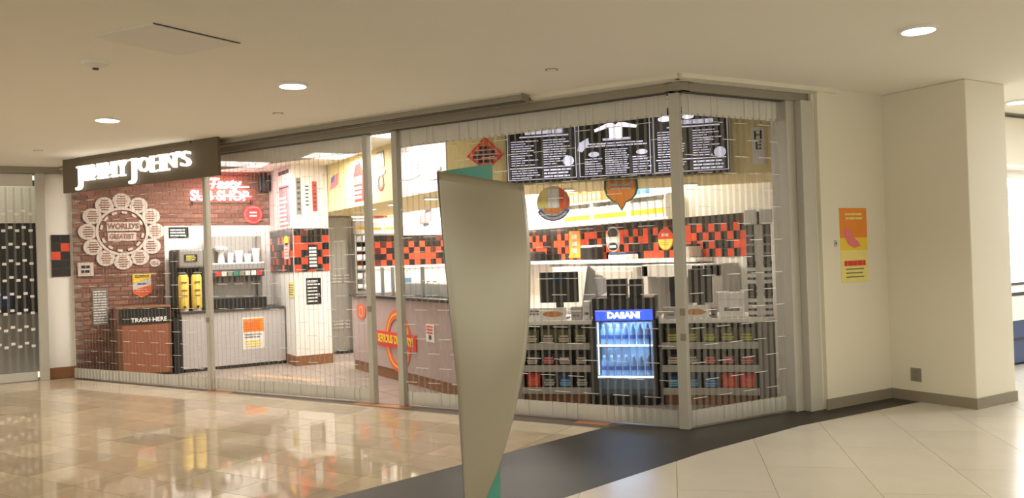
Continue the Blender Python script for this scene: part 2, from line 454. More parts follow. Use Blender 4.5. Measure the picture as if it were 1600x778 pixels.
# ------------------------------------------------------------------ ceiling and its fittings
ce = setting('ceiling')
MB().slab([(-9, -7), (15, -7), (15, 14.2), (-9, 14.2)], 3.05, 3.2).build('ceiling_slab', M['ceiling'], ce)
t = thing('access_panel', 'square flush access panel in the mall ceiling, dark joint along one edge', 'ceiling panel', 'world', 0.95, 5.83, 3.05)
q = [(0.49, 5.91), (0.81, 5.45), (1.39, 5.71), (1.09, 6.21)]
q = [(a - 0.95, b - 5.83) for a, b in q]
MB().slab([(a * 0.97, b * 0.97) for a, b in q], -0.010, 0.004).build('panel', M['vent'], t)
MB().slab(q, -0.003, 0.004).build('frame', M['ceiling'], t)
MB().slab([(q[1][0] * .98, q[1][1] * .98), (q[2][0] * .98, q[2][1] * .98), (q[2][0] * 1.01, q[2][1] * 1.01), (q[1][0] * 1.01, q[1][1] * 1.01)], -0.006, 0.004).build('joint', M['dark'], t)
t = thing('smoke_detector', 'round white smoke detector with dark tip on the mall ceiling', 'smoke detector', 'world', 0.595, 6.657, 3.05)
MB().lathe([(0.0, -0.045), (0.03, -0.045), (0.05, -0.03), (0.085, -0.022), (0.095, 0.0)], seg=28, caps=False).build('housing', M['vent'], t, True)
MB().lathe([(0.0, -0.055), (0.02, -0.055), (0.024, -0.04)], seg=16, caps=False).build('sensor', M['dark'], t, True)
for x, y, lb in ((2.36, 8.25, 'small flush sprinkler cap in the ceiling, between the two downlights on the left'), (3.82, 5.55, 'small flush sprinkler cap in the ceiling above the storefront corner'), (0.39, 11.8, 'small flush sprinkler cap in the ceiling near the neighbouring shutter')):
    t = thing('sprinkler_cap', lb, 'sprinkler', 'world', x, y, 3.05)
    MB().lathe([(0.04, -0.006), (0.045, 0.0)], seg=20).build('cap', M['vent'], t)
    MB().ring(0, 0, 0.045, 0.052, -0.003, 0.003).build('gap_ring', M['dark'], t).rotation_euler = (R(-90), 0, 0)

# ------------------------------------------------------------------ checker tiles
TILE = {}


def checker(parent, x0, x1, z0, rows, size=0.108, y=0.0, redness=0.5, seed=1, top_black=True):
    rnd = random.Random(seed)
    for k in ('tred', 'tblack', 'tbrown'):
        if (k, size) not in TILE: TILE[k, size] = MB().box(-size / 2 + 0.003, size / 2 - 0.003, -0.011, 0, -size / 2 + 0.003, size / 2 - 0.003).mesh('checker_tile', M[k])
    n = int(round((x1 - x0) / size))
    MB().box(x0, x0 + n * size, y - 0.004, y, z0, z0 + rows * size).build('grout_bed', M['grout'], parent)
    for j in range(rows):
        for i in range(n):
            k = 'tred' if (i + j) % 2 == 0 else 'tblack'
            if rnd.random() > abs(redness - 0.5) + 0.75: k = 'tblack' if k == 'tred' else 'tred'
            if redness > 0.6 and k == 'tblack' and rnd.random() < 0.25: k = 'tbrown'
            if redness < 0.4 and k == 'tred' and rnd.random() < 0.5: k = 'tblack'
            if top_black and j == rows - 1: k = 'tblack' if rnd.random() < 0.85 else 'tbrown'
            put('checker_tile', TILE[k, size], parent, (x0 + (i + 0.5) * size, y - 0.004, z0 + (j + 0.5) * size))


# ------------------------------------------------------------------ walls of the shop
wb = setting('wall_back', 'brick')
MB().box(0.86, 8.0, 0.012, 0.2, 0, 3.05).build('wall_core', M['whitewall'], wb)
MB().box(0.86, 3.80, 0.0, 0.012, 0, 3.05).build('mortar_bed', M['mortar'], wb)
bw, bh = 0.205, 0.068
bmesh_ = MB().box(-bw / 2 + 0.004, bw / 2 - 0.004, -0.014, 0, -bh / 2 + 0.005, bh / 2 - 0.005).mesh('brick', M['brick'])
cells = []
for j in range(45):
    for i in range(-1, 15):
        x = 0.86 + (i + 0.5) * bw + (bw / 2 if j % 2 else 0); z = (j + 0.5) * bh
        if 0.86 + bw * 0.45 < x < 3.80 - bw * 0.45 and z < 3.04 and not (2.10 < x < 3.80 and z < 2.2): cells.append((x, z))
rest = MB()
cells.sort(key=lambda c: (c[0] > 2.1) * 1 + abs(c[1] - 1.4) * 0.01)
for x, z in cells[:300]: put('brick', bmesh_, wb, (x, 0, z))
for x, z in cells[300:]: rest.box(x - bw / 2 + 0.004, x + bw / 2 - 0.004, -0.014, 0, z - bh / 2 + 0.005, z + bh / 2 - 0.005)
if cells[300:]: rest.build('brick', M['brick'], wb)['kind'] = 'stuff'
MB().box(2.10, 3.80, -0.02, 0.0, 0, 2.19).build('white_wall_panel', M['white'], wb)
checker(wb, 5.22, 7.78, 1.45, 5, y=0.012, redness=0.62, seed=3)
MB().box(5.22, 7.8, -0.014, 0.012, 1.40, 1.45).build('ledge', M['white'], wb)
t = setting('door_1', 'brick', label='grey steel door with two sets of louvres beside the white pillar')
MB().box(4.66, 5.14, -0.05, 0.01, 0.02, 2.31).build('door_leaf', M['steel'], t)
MB().box(4.62, 5.18, -0.03, 0.005, 0.0, 2.35).build('door_frame', M['midgrey'], t)
for z0 in (1.20, 0.42):
    for k in range(3):
        for x0, x1 in ((4.72, 4.91), (4.94, 5.03)):
            MB().box(x0, x1, -0.07, -0.045, z0 + k * 0.055, z0 + k * 0.055 + 0.022).build('louvre', M['bright'], t)
MB().box(4.78, 5.10, -0.16, -0.04, 0.0, 0.05, 0.01).build('door_stop', M['black'], t)

wk = setting('wall_right', 'kitchen')
MB().box(-13.9, -5.25, 0.012, 0.2, 0, 3.05).build('wall_core', M['whitewall'], wk)
checker(wk, -12.52, -6.90, 1.455, 5, y=0.012, redness=0.56, seed=5)

# ------------------------------------------------------------------ bulkhead over the counter
bk = setting('trim_1')
MB().slab([(4.3, 13.69), (4.3, 8.4), (6.83, 5.87), (7.79, 5.87), (7.79, 6.88), (5.7, 8.98), (5.7, 13.69)], 2.33, 3.05).build('bulkhead', M['yellow'], bk)
bkw = setting('trim_2', 'bulk')
MB().box(-9.72, -8.40, -0.008, 0.0, 2.335, 3.05).build('white_facing_panel', M['facing'], bkw)
sw = setting('trim_3', 'side')
MB().box(-5.74, -5.38, 0.0, 0.10, 0.0, 3.05).build('end_wall', M['pinkwall'], sw)
MB().box(-5.74, -5.40, -0.012, 0.0, 0.0, 0.87).build('dark_dado', M['dark'], sw)
checker(sw, -5.70, -5.48, 1.46, 5, size=0.11, y=-0.002, redness=0.3, seed=9)

# ------------------------------------------------------------------ white tiled column in the shop
co = setting('column', 'col')
MB().box(3.735, 4.29, 0.012, 1.24, 0.15, 3.05).build('column_core', M['whitewall'], co)
MB().box(3.72, 4.30, 0.0, 1.25, 0.0, 0.15, 0.004).build('wood_base', M['wood'], co)
checker(co, 3.735, 4.285, 1.42, 6, size=0.11, y=0.012, redness=0.5, seed=12)
cs = setting('trim_4', 'colside')
checker(cs, -13.68, -12.47, 1.42, 6, size=0.11, y=0.014, redness=0.35, seed=13)
MB().box(-13.68, -12.47, 0.004, 0.016, 2.09, 3.04).build('pink_upper_panel', M['pinkwall'], cs)

# ------------------------------------------------------------------ mall walls
wl = setting('wall_left', 'left')
MB().box(0.52, 0.86, 0.0, 0.25, 0.0, 3.05).build('wall_core', M['whitewall'], wl)
MB().box(0.52, 0.86, -0.02, 0.0, 0.0, 0.16, 0.004).build('wood_base', M['wood'], wl)
checker(wl, 0.58, 0.82, 1.47, 5, size=0.122, y=-0.001, redness=0.5, seed=22, top_black=True)
jb = setting('trim_5', 'left')
MB().box(0.40, 0.52, -0.10, 0.22, 0.0, 2.96, 0.006).build('shutter_jamb', M['alupaint'], jb)
MB().box(-2.0, 0.86, -0.12, 0.25, 2.96, 3.05).build('shutter_track', M['track'], jb)
nb = setting('wall_neighbour', 'left')
MB().box(-3.0, 0.6, 1.9, 2.0, 0.0, 3.05).build('wall_core', M['dark'], nb)
MB().box(0.45, 0.52, 0.22, 1.9, 0.0, 3.05).build('side_wall', M['midgrey'], nb)
MB().box(-3.0, 0.45, 1.2, 1.85, 0.0, 0.9).build('low_partition', M['midgrey'], nb)
MB().box(-3.0, 0.45, 1.85, 1.9, 2.35, 2.95).build('pale_fascia', M['wallpaint'], nb)
MB().box(-3.0, 0.10, 1.86, 1.9, 1.0, 1.25).build('blue_panel', M['foilblue'], nb)

wp = setting('wall_front', 'poster')
MB().slab([(6.62, 0.0), (7.62, 0.0), (7.62, 0.2), (6.62, 0.2)], 0.0, 3.05).build('wall_core', M['wallpaint'], wp)
MB().box(6.60, 7.62, -0.012, 0.0, 0.0, 0.10).build('rubber_base', M['base'], wp)
pc = setting('column_1')
MB().box(7.60, 8.27, 4.34, 5.9, 0.0, 3.05, 0.012).build('pillar', M['wallpaint'], pc)
MB().box(7.588, 8.282, 4.328, 5.9, 0.0, 0.10).build('rubber_base', M['base'], pc)

# storefront jamb where the shutter folds away
jr = setting('trim_6', 'poster')
MB().box(6.30, 6.60, 0.10, 0.30, 0.0, 2.95, 0.01).build('shutter_pocket', M['alupaint'], jr)
MB().box(6.41, 6.58, 0.02, 0.10, 0.0, 2.93, 0.008).build('jamb_plate', M['alupaint'], jr)
MB().box(6.58, 6.62, 0.04, 0.3, 0.0, 3.0).build('reveal', M['wallpaint'], jr)

# ------------------------------------------------------------------ header tracks
th = setting('trim_7', 'gate')
MB().box(0.0, 9.2, -0.10, 0.10, 2.93, 3.05).build('track_beam', M['track'], th)
MB().box(0.0, 9.2, -0.125, -0.10, 3.0, 3.02).build('track_lip', M['alupaint'], th)
MB().box(0.0, 9.15, -0.06, 0.06, 2.925, 2.932).build('track_slot', M['darktrack'], th)
MB().box(7.85, 9.28, -0.21, -0.10, 3.012, 3.05).build('plaster_edge', M['wallpaint'], th)
MB().box(3.60, 7.84, -0.36, -0.22, 2.985, 3.05).build('front_rail', M['track'], th)
MB().box(3.60, 7.84, -0.375, -0.36, 3.035, 3.05).build('rail_lip', M['alupaint'], th)
MB().box(3.62, 7.82, -0.34, -0.24, 2.978, 2.986).build('rail_slot', M['darktrack'], th)
tc_ = setting('trim_9')
MB().lathe([(0.115, 2.93), (0.115, 3.05)], CX, CY, 24).build('corner_track', M['track'], tc_, True)
MB().lathe([(0.14, 3.0), (0.14, 3.02)], CX, CY, 24).build('corner_lip', M['alupaint'], tc_, True)
tr = setting('trim_8', 'gateright')
MB().box(-0.03, 1.62, -0.10, 0.10, 2.93, 3.05).build('track_beam', M['track'], tr)
MB().box(-0.06, 1.62, -0.125, -0.10, 3.0, 3.02).build('track_lip', M['alupaint'], tr)
MB().box(0.0, 1.6, -0.06, 0.06, 2.925, 2.932).build('track_slot', M['darktrack'], tr)
MB().box(-0.12, 1.85, -0.21, -0.10, 3.012, 3.05).build('plaster_edge', M['wallpaint'], tr)

# ------------------------------------------------------------------ folding shutters
PITCH_ = 0.0375
STRIP = {k: MB().box(-0.0175, 0.0175, -0.0012, 0.0012, 0.15, 2.76).mesh('curtain_strip', M[k]) for k in ('glare', 'pane')}
LINK = MB().box(-0.078, 0.078, -0.0035, 0.0035, -0.0025, 0.0025).mesh('link_rod', M['bright'])


def shutter(label, fr, x0, x1, post=None, locks=(), haze=False):
    t = thing('folding_shutter', label, 'shutter', fr, x0, 0, 0, 'see-through folding shutters of the storefront')
    n = int((x1 - x0) / PITCH_)
    for i in range(n):
        a = R(24) if i % 2 else R(-24)
        put('curtain_strip', STRIP['glare' if i % 2 == 0 else 'pane'], t, ((i + 0.5) * PITCH_, 0, 0), a)  # every other facet carries the painted grey reflection
    rows = 17
    for r in range(rows):
        k = 0
        x = 0.08 + (0.15 if r % 2 else 0.0)
        while x < x1 - x0 - 0.08:
            put('link_rod', LINK, t, (x, -0.016, 0.26 + r * 0.152)); x += 0.30
    for nm, z0, z1 in (('bottom_band', 0.015, 0.155), ('top_band', 2.74, 2.925)):
        b = MB(); pts = [(i * PITCH_, (-0.0015 if i % 2 else 0.0015)) for i in range(n + 1)]
        for p, q in zip(pts, pts[1:]):
            v = [b.bm.verts.new(c) for c in ((p[0], p[1], z0), (q[0], q[1], z0), (q[0], q[1], z1), (p[0], p[1], z1))]; b.bm.faces.new(v)
        o = b.build(nm, M['hazeband' if nm == 'top_band' and haze else 'alu'], t); md = o.modifiers.new('s', 'SOLIDIFY'); md.thickness = 0.004
    for px, pw in post or ():
        MB().box(px - x0 - pw / 2, px - x0 + pw / 2, -0.04, 0.04, 0.0, 2.925, 0.006).build('post', M['alupaint'], t)
    for px, z in locks:
        MB().box(px - x0 - 0.018, px - x0 + 0.03, -0.052, -0.03, z - 0.03, z + 0.03, 0.004).build('lock', M['track'], t)
    return t


shutter('see-through folding shutter in front of the brick wall with the round emblem', 'gate', 0.03, 2.96, [(3.0, 0.055)], [(3.0, 0.88)], True)
shutter('see-through folding shutter in front of the drinks station and the white column', 'gate', 3.04, 5.62, [(5.65, 0.065)], [(5.65, 1.03)], True)
shutter('see-through folding shutter in front of the fridge and menu board, ending at the corner post', 'gate', 6.10, 9.13, [(6.06, 0.07), (9.175, 0.09)], [(9.19, 1.02), (9.19, 0.80)])
shutter('see-through folding shutter on the short side right of the corner post', 'gateright', 0.05, 1.28)
t = thing('folded_shutter_stack', 'pleated stack of folded shutter against the right storefront jamb', 'shutter', 'gateright', 1.29, 0, 0)
for i in range(5):
    put('curtain_strip', STRIP['glare'], t, (0.015 + i * 0.022, 0, 0), R(75 if i % 2 else 105))
MB().box(0.0, 0.11, -0.02, 0.02, 0.015, 0.155).build('bottom_band', M['track'], t)
MB().box(0.0, 0.11, -0.02, 0.02, 2.74, 2.925).build('top_band', M['track'], t)

# neighbouring store's shutter, with pale clips on its links
t = thing('folding_shutter', 'dark folding shutter with pale clips closing the neighbouring store', 'shutter', 'left', 0, -0.02, 0)
for i in range(26):
    x = 0.36 - (i + 0.5) * 0.05
    put('curtain_strip', STRIP['pane' if i % 2 else 'glare'], t, (x, 0.03 * math.cos(x * 4), 0), R(20 if i % 2 else -20))
clipm = MB().box(-0.026, 0.026, -0.012, 0.012, -0.018, 0.018, 0.004).mesh('link_clip', M['cupwhite'])
for r in range(9):
    for i in range(16):
        x = 0.33 - i * 0.083
        put('link_clip', clipm, t, (x, -0.02, 0.50 + r * 0.235 + (0.045 if i % 2 else 0)))
MB().box(-1.0, 0.37, -0.015, 0.015, 0.01, 0.13).build('bottom_band', M['alu'], t)
MB().box(-1.0, 0.37, -0.015, 0.015, 2.78, 2.95).build('top_band', M['alu'], t)

# ------------------------------------------------------------------ shop sign on the mall side
t = thing('shop_sign', 'dark bronze hanging shop sign with lit white letters JIMMY JOHN\'S', 'sign', 'gate', 0.70, -0.48, 0)
MB().box(0.0, 3.12, 0.0, 0.04, 2.60, 3.048, 0.004).build('sign_box', M['signface'], t)
MB().box(0.36, 2.65, -0.012, 0.0, 3.02, 3.048).build('top_lip', M['signface'], t)
xx = 0.40; CAP = 0.185; ZC = 2.825
for ch, wd, drop in (('J', 0.12, 0.06), ('I', 0.095, 0), ('M', 0.25, 0), ('M', 0.25, 0), ('Y', 0.19, 0), (' ', 0.04, 0), ('J', 0.12, 0.06), ('O', 0.21, 0), ('H', 0.21, 0), ('N', 0.21, 0), ("'", 0.05, 0), ('S', 0.16, 0)):
    wd *= 1.13
    if ch != ' ':
        o = text(t, ch, M['letterglow'], xx + wd / 2, -0.035, ZC - drop / 2, (CAP + drop) / 0.72, depth=0.022, bold=0.001, name='letter', fit=wd * 0.93)
        zt, zb = CAP / 2 - 0.004, -CAP / 2 + 0.004; hw = wd / 2
        for k, (x0, x1, zz) in enumerate({'I': ((-hw, hw, zt), (-hw, hw, zb)), 'M': ((-hw, -hw * .3, zb), (hw * .3, hw, zb), (-hw, -hw * .3, zt), (hw * .3, hw, zt)), 'H': ((-hw, -hw * .2, zb), (hw * .2, hw, zb), (-hw, -hw * .2, zt), (hw * .2, hw, zt)), 'N': ((-hw, -hw * .2, zb), (-hw, -hw * .2, zt), (hw * .2, hw, zt)), 'Y': ((-hw * .5, hw * .5, zb), (-hw, -hw * .2, zt), (hw * .2, hw, zt)), 'J': ((-hw, hw, zt + drop / 2),)}.get(ch, ())):
            q = MB().box(x0, x1, zz - 0.011, zz + 0.011, -0.021, 0.021).build('serif', M['letterglow'], o)
    xx += wd + 0.012

# ------------------------------------------------------------------ wayfinding blade in the foreground
t = thing('wayfinding_pylon', 'tall tapered olive grey metal pylon with teal inside in the foreground', 'pylon', 'blade')
lz = [(0.0, 2.017), (0.012, 1.632), (0.033, 1.221), (0.057, 0.878), (0.07, 0.536), (0.083, 0.268), (0.10, 0.0)]
rz = [(0.498, 1.948), (0.504, 1.796), (0.506, 1.548), (0.489, 1.266), (0.452, 0.986), (0.374, 0.677), (0.279, 0.399), (0.20, 0.24), (0.13, 0.0)]


def interp(tab, z):
    for (xa, za), (xb, zb) in zip(tab, tab[1:]):
        if zb <= z <= za: return xb + (xa - xb) * (z - zb) / (za - zb)
    return tab[0][0] if z > tab[0][1] else tab[-1][0]


b = MB(); NZ, NX = 40, 14; rows = []
for j in range(NZ + 1):
    f = j / NZ; row = []
    for i in range(NX + 1):
        s = i / NX; ztop = 2.017 - 0.069 * s; z = ztop * (1 - f) + 0.0 * f
        xl, xr = interp(lz, z), interp(rz, z); x = xl + (xr - xl) * s
        y = -0.055 * math.sin(math.pi * min(1, max(0, (z - 0.1) / 1.85))) * math.sin(math.pi * (0.15 + 0.7 * s)) + 0.05 * max(0, (z - 1.45) / 0.55) ** 2 * s
        row.append(b.bm.verts.new((x, y, z)))
    rows.append(row)
for a, c in zip(rows, rows[1:]):
    for i in range(NX): b.bm.faces.new((a[i], c[i], c[i + 1], a[i + 1]))
bmesh.ops.recalc_face_normals(b.bm, faces=list(b.bm.faces))
me = bpy.data.meshes.new('front_panel'); b.bm.to_mesh(me); b.bm.free()
for p in me.polygons: p.use_smooth = True
if sum(p.normal.y for p in me.polygons) > 0: me.flip_normals()
me.materials.append(M['plaque']); me.materials.append(M['darkedge'])
o = put('front_panel', me, t); md = o.modifiers.new('s', 'SOLIDIFY'); md.thickness = 0.03; md.offset = -1; md.material_offset_rim = 1
bp = [(x * 1.22 + 0.045, z) for x, z in lz]; bp[0] = (0.03, 2.025)
bpo = MB().prism(bp + [(0.44, 0.0), (0.47, 2.095)], 0.034, 0.05).build('back_panel', M['teal'], t)
bpo.rotation_euler = (0, 0, R(35)); bpo.location = (0.045, 0.012, 0)
MB().box(0.03, 0.36, 0.0, 0.30, 0.0, 0.02).build('foot_plate', M['darkedge'], t)

# ------------------------------------------------------------------ poster wall
t = thing('wall_poster', 'orange and yellow poster with pink shape on the cream wall', 'poster', 'poster', 6.88, -0.004, 0)
MB().box(0.0, 0.41, 0.0, 0.004, 1.19, 1.91).build('sheet', M['yellowpale'], t)
MB().box(0.0, 0.41, -0.002, 0.0, 1.62, 1.91).build('orange_field', M['orange'], t)
MB().box(0.0, 0.41, -0.0015, 0.0, 1.50, 1.62).build('amber_field', M['yellowv'], t)
MB().prism([(0.07, 1.73), (0.13, 1.71), (0.19, 1.63), (0.27, 1.58), (0.30, 1.54), (0.20, 1.52), (0.11, 1.56), (0.06, 1.64)], -0.005, -0.002).build('pink_shape', M['pink'], t)
lines(t, M['red'], 0.05, 0.37, 1.345, 1.40, 1, -0.001, 0.9, 0.02)
lines(t, M['dark'], 0.07, 0.34, 1.22, 1.335, 3, -0.001, 0.2, 0.15, words=False)
lines(t, M['yellowpale'], 0.08, 0.34, 1.79, 1.87, 2, -0.003, 0.5, 0.1)
t = thing('wall_switch', 'tiny grey key switch on the wall left of the orange poster', 'switch', 'poster', 6.81, 0, 1.57)
MB().box(-0.02, 0.02, -0.008, 0.0, -0.03, 0.03, 0.002).build('plate', M['alupaint'], t)
MB().disc(0, 0, 0.008, -0.014, -0.006, 12).build('key_slot', M['dark'], t)
t = thing('wall_outlet', 'steel double power outlet low on the pillar side', 'outlet', 'pillarside', -4.93, 0, 0.26)
MB().box(-0.055, 0.055, -0.006, 0.0, -0.065, 0.065, 0.002).build('plate', M['track'], t)
for s in (-0.027, 0.027): MB().box(-0.025, 0.025, -0.009, -0.005, s - 0.018, s + 0.018, 0.002).build('socket', M['midgrey'], t)

# ------------------------------------------------------------------ far store beyond the pillar
t = setting('wall_far', 'far')
MB().box(9.5, 15, 0, 0.2, 2.44, 3.0).build('header', M['wallpaint'], t)
MB().box(9.5, 15, -0.01, 0.02, 3.0, 3.02).build('shadow_gap', M['black'], t)
MB().box(9.5, 15, 1.6, 1.7, 0, 3.05).build('wall_core', M['white'], t)
t = thing('light_trough', 'bright white light strip under the far store header', 'light fixture', 'far', 9.6, 0.3, 2.22)
MB().box(0, 4, 0, 0.3, 0, 0.09).build('diffuser', M['coolglow'], t); MB().box(0, 4, -0.02, 0.32, 0.09, 0.2).build('housing', M['white'], t)
t = thing('display_counter', 'far store counter with white top and dark front beyond the pillar', 'counter', 'far', 9.7, 0.25, 0)
MB().box(0, 3.5, 0, 0.6, 0.03, 0.55).build('body', M['foilblue'], t); MB().box(-0.02, 3.5, -0.02, 0.62, 0.55, 0.86, 0.01).build('white_case', M['white'], t)
MB().box(-0.02, 3.5, -0.03, 0.63, 0.86, 0.90).build('worktop', M['black'], t); MB().box(0, 3.5, -0.01, 0.0, 0.30, 0.33).build('kick_rail', M['black'], t)
t = thing('display_wall', 'glowing white display wall of the far store', 'display', 'far', 9.6, 1.5, 0)
MB().box(0, 4.5, 0, 0.08, 0.9, 2.2).build('lit_panel', M['farwhite'], t); MB().box(0, 4.5, -0.03, 0.0, 0.86, 0.9).build('shelf_edge', M['dark'], t)

# ------------------------------------------------------------------ drinks station
t = thing('drinks_cabinet', 'grey laminate drinks cabinet with black worktop by the brick wall', 'cabinet', 'unit')
MB().box(2.20, 3.71, 0.0, 0.68, 0.05, 0.86, 0.004).build('body', M['grey'], t)
MB().box(2.22, 3.69, 0.03, 0.66, 0.0, 0.05).build('plinth', M['dark'], t)
MB().box(2.18, 3.72, -0.02, 0.68, 0.86, 0.895, 0.004).build('worktop', M['dark'], t)
MB().box(2.10, 2.20, -0.01, 0.6, 0.0, 0.80).build('side_panel', M['black'], t)
t = thing('cabinet_notice', 'orange and white notice taped to the grey drinks cabinet', 'notice', 'unit', 3.06, -0.003, 0)
MB().box(0, 0.33, 0, 0.003, 0.27, 0.75).build('sheet', M['paper'], t); MB().box(0.01, 0.32, -0.002, 0.0, 0.53, 0.73).build('orange_field', M['orange'], t)
lines(t, M['orangered'], 0.03, 0.30, 0.55, 0.71, 4, -0.002, 0.45, 0.2); lines(t, M['yellowv'], 0.03, 0.30, 0.29, 0.41, 3, 0, 0.5, 0.2); lines(t, M['midgrey'], 0.03, 0.30, 0.43, 0.51, 2, 0, 0.5, 0.2)
t = thing('soda_fountain', 'grey steel soda fountain with black drip tray on the drinks cabinet', 'soda fountain', 'unit', 0, 0, 0.895)
MB().box(2.66, 3.43, 0.30, 0.62, 0.0, 1.13, 0.02).build('back_panel', M['steel'], t)
MB().box(2.64, 3.45, 0.06, 0.40, 0.58, 0.70, 0.02).build('dispenser_head', M['steel'], t)
MB().box(2.66, 3.43, 0.04, 0.12, 0.48, 0.60, 0.008).build('label_rail', M['dark'], t)
MB().box(2.64, 3.45, 0.03, 0.30, 0.0, 0.17, 0.01).build('drip_tray', M['black'], t)
for k in range(8): MB().lathe([(0.016, 0.40), (0.022, 0.44), (0.022, 0.50)], 2.73 + k * 0.088, 0.09, 10).build('nozzle', M['dark'], t)
for k, m in enumerate(('red', 'cream', 'midgrey', 'green', 'midgrey', 'cream', 'paper', 'red')): MB().box(2.70 + k * 0.088, 2.77 + k * 0.088, 0.034, 0.04, 0.50, 0.57).build('flavour_label', M[m], t)
MB().box(2.66, 2.72, 0.20, 0.32, 0.05, 1.10).build('side_trim', M['midgrey'], t); MB().box(3.37, 3.43, 0.20, 0.32, 0.05, 1.10).build('side_trim', M['midgrey'], t)
for k, (x0, x1, h) in enumerate(((2.90, 3.00, 0.15), (3.02, 3.14, 0.18), (3.155, 3.265, 0.13), (3.28, 3.40, 0.21))):
    t = thing('cup_stack', ('white paper cup stack on the soda fountain, leftmost of four', 'white paper cup stack on the soda fountain, second from the left', 'white paper cup stack on the soda fountain, shortest of four', 'white paper cup stack on the soda fountain, tallest of four')[k], 'cup', 'unit', (x0 + x1) / 2, 0.17, 1.595, 'cup stacks on the soda fountain')
    r = (x1 - x0) / 2
    MB().lathe([(r * 0.78, 0), (r, h - 0.02)], seg=16).build('cup', M['cupwhite'], t, True); MB().lathe([(r * 1.04, h - 0.03), (r * 1.06, h - 0.015), (r * 1.04, h)], seg=16).build('rim', M['paper'], t, True)
t = thing('lid_bowl', 'white shallow bowl of lids hung on the soda fountain', 'bowl', 'unit', 2.815, 0.17, 1.595)
MB().lathe([(0.05, 0.0), (0.04, 0.16), (0.10, 0.20), (0.11, 0.235), (0.09, 0.235)], seg=20).build('bowl', M['cupwhite'], t, True)
MB().lathe([(0.085, 0.225), (0.085, 0.245)], seg=16).build('lids', M['paper'], t)
t = thing('tea_brewer', 'black tea brewer tower behind the yellow urns', 'tea brewer', 'unit', 0, 0, 0.895)
MB().box(2.14, 2.60, 0.34, 0.62, 0.0, 0.92, 0.03).build('tower', M['dark'], t); MB().box(2.20, 2.55, 0.12, 0.40, 0.64, 0.92, 0.03).build('brew_head', M['midgrey'], t)
MB().box(2.28, 2.46, 0.108, 0.122, 0.74, 0.84).build('control_panel', M['black'], t)
lines(t, M['tea'], 2.30, 2.45, 0.75, 0.83, 3, 0.108, 0.5, 0.3)
for x, lb in ((2.26, 'yellow tea urn with red print, left of the pair'), (2.445, 'yellow tea urn with red print, right of the pair')):
    t = thing('tea_urn', lb, 'tea urn', 'unit', x, 0.16, 0.895, 'yellow tea urns')
    MB().lathe([(0.07, 0.03), (0.075, 0.05), (0.075, 0.50), (0.06, 0.54)], seg=20).build('urn', M['tea'], t, True)
    MB().lathe([(0.065, 0.0), (0.065, 0.03)], seg=20).build('foot', M['cream'], t); MB().lathe([(0.055, 0.54), (0.055, 0.56), (0.02, 0.58)], seg=16).build('lid', M['dark'], t)
    MB().box(-0.015, 0.015, -0.11, -0.07, 0.05, 0.08, 0.004).build('tap', M['black'], t)
    b = MB()
    for z in (0.42, 0.30, 0.22): b.box(-0.04, 0.04, -0.08, -0.064, z, z + 0.02)
    b.build('print', M['redwood'], t)
t = thing('machine_notice', 'small black and white notice on the white panel above the tea brewer', 'notice', 'brick', 2.17, -0.026, 0)
MB().box(0, 0.29, 0, 0.006, 2.0, 2.17).build('board', M['black'], t); lines(t, M['paper'], 0.02, 0.27, 2.02, 2.15, 3, -0.001, 0.5, 0.1)

# waste cabinet
t = thing('waste_cabinet', 'reddish wood waste cabinet with black TRASH HERE flap', 'waste bin', 'unit', 0, 0.06, 0)
MB().box(1.36, 2.06, 0.0, 0.66, 0.02, 1.0, 0.004).build('body', M['wood'], t); MB().box(1.40, 2.03, -0.02, 0.0, 0.04, 0.74, 0.004).build('door', M['redwood'], t)
f = MB().box(1.38, 2.05, -0.025, 0.0, 0.76, 0.98, 0.004).build('flap', M['black'], t)
text(f, 'TRASH HERE', M['paper'], 1.76, -0.03, 0.81, 0.085, bold=0.002)

# ------------------------------------------------------------------ brick wall graphics
t = thing('round_emblem', 'large cream round emblem of ringed plates with two words on the brick wall', 'wall sign', 'brick', 1.52, -0.022, 2.115)
for k in range(12):
    a = R(90 + k * 30); cx, cz = 0.455 * math.cos(a), 0.455 * math.sin(a)
    p = MB().disc(cx * 1.02, cz, 0.128, -0.012, 0.0, 20, 0.118).build('plate', M['cream'], t)
    b = MB()
    for q in (-2, -1, 0, 1, 2): b.box(cx - 0.075 + 0.015 * abs(q), cx + 0.075 - 0.015 * abs(q), -0.016, -0.012, cz + q * 0.034 - 0.008, cz + q * 0.034 + 0.008)
    b.build('print', M['brick'], p)
MB().ring(0, 0, 0.325, 0.36, -0.02, 0.0).build('inner_ring', M['cream'], t)
for k in range(12):
    a = 20 + k * 28 if k < 6 else 32 + k * 28
    MB().ring(0, 0, 0.27, 0.305, -0.014, 0.0, a, a + 14).build('arc_letter', M['cream'], t)
MB().box(-0.21, 0.24, -0.006, 0.0, 0.01, 0.14).build('word_plate', M['cream'], t); MB().box(-0.20, 0.19, -0.006, 0.0, -0.14, -0.015).build('word_plate', M['cream'], t)
text(t, "WORLD'S", M['brick'], 0.015, -0.009, 0.075, 0.115, bold=0.003, sx=0.85); text(t, 'GREATEST', M['brick'], -0.005, -0.009, -0.078, 0.10, bold=0.003, sx=0.72)
t = thing('small_disc', 'small cream disc on the brick wall below the round emblem', 'wall sign', 'brick', 1.96, -0.02, 1.63)
MB().disc(0, 0, 0.075, -0.008, 0.0, 24, 0.06).build('disc', M['cream'], t); lines(t, M['brick'], -0.05, 0.05, -0.03, 0.03, 2, -0.008, 0.5, 0.1)
t = thing('framed_notice', 'small square framed notice low left on the brick wall', 'notice', 'brick', 1.015, -0.02, 1.565)
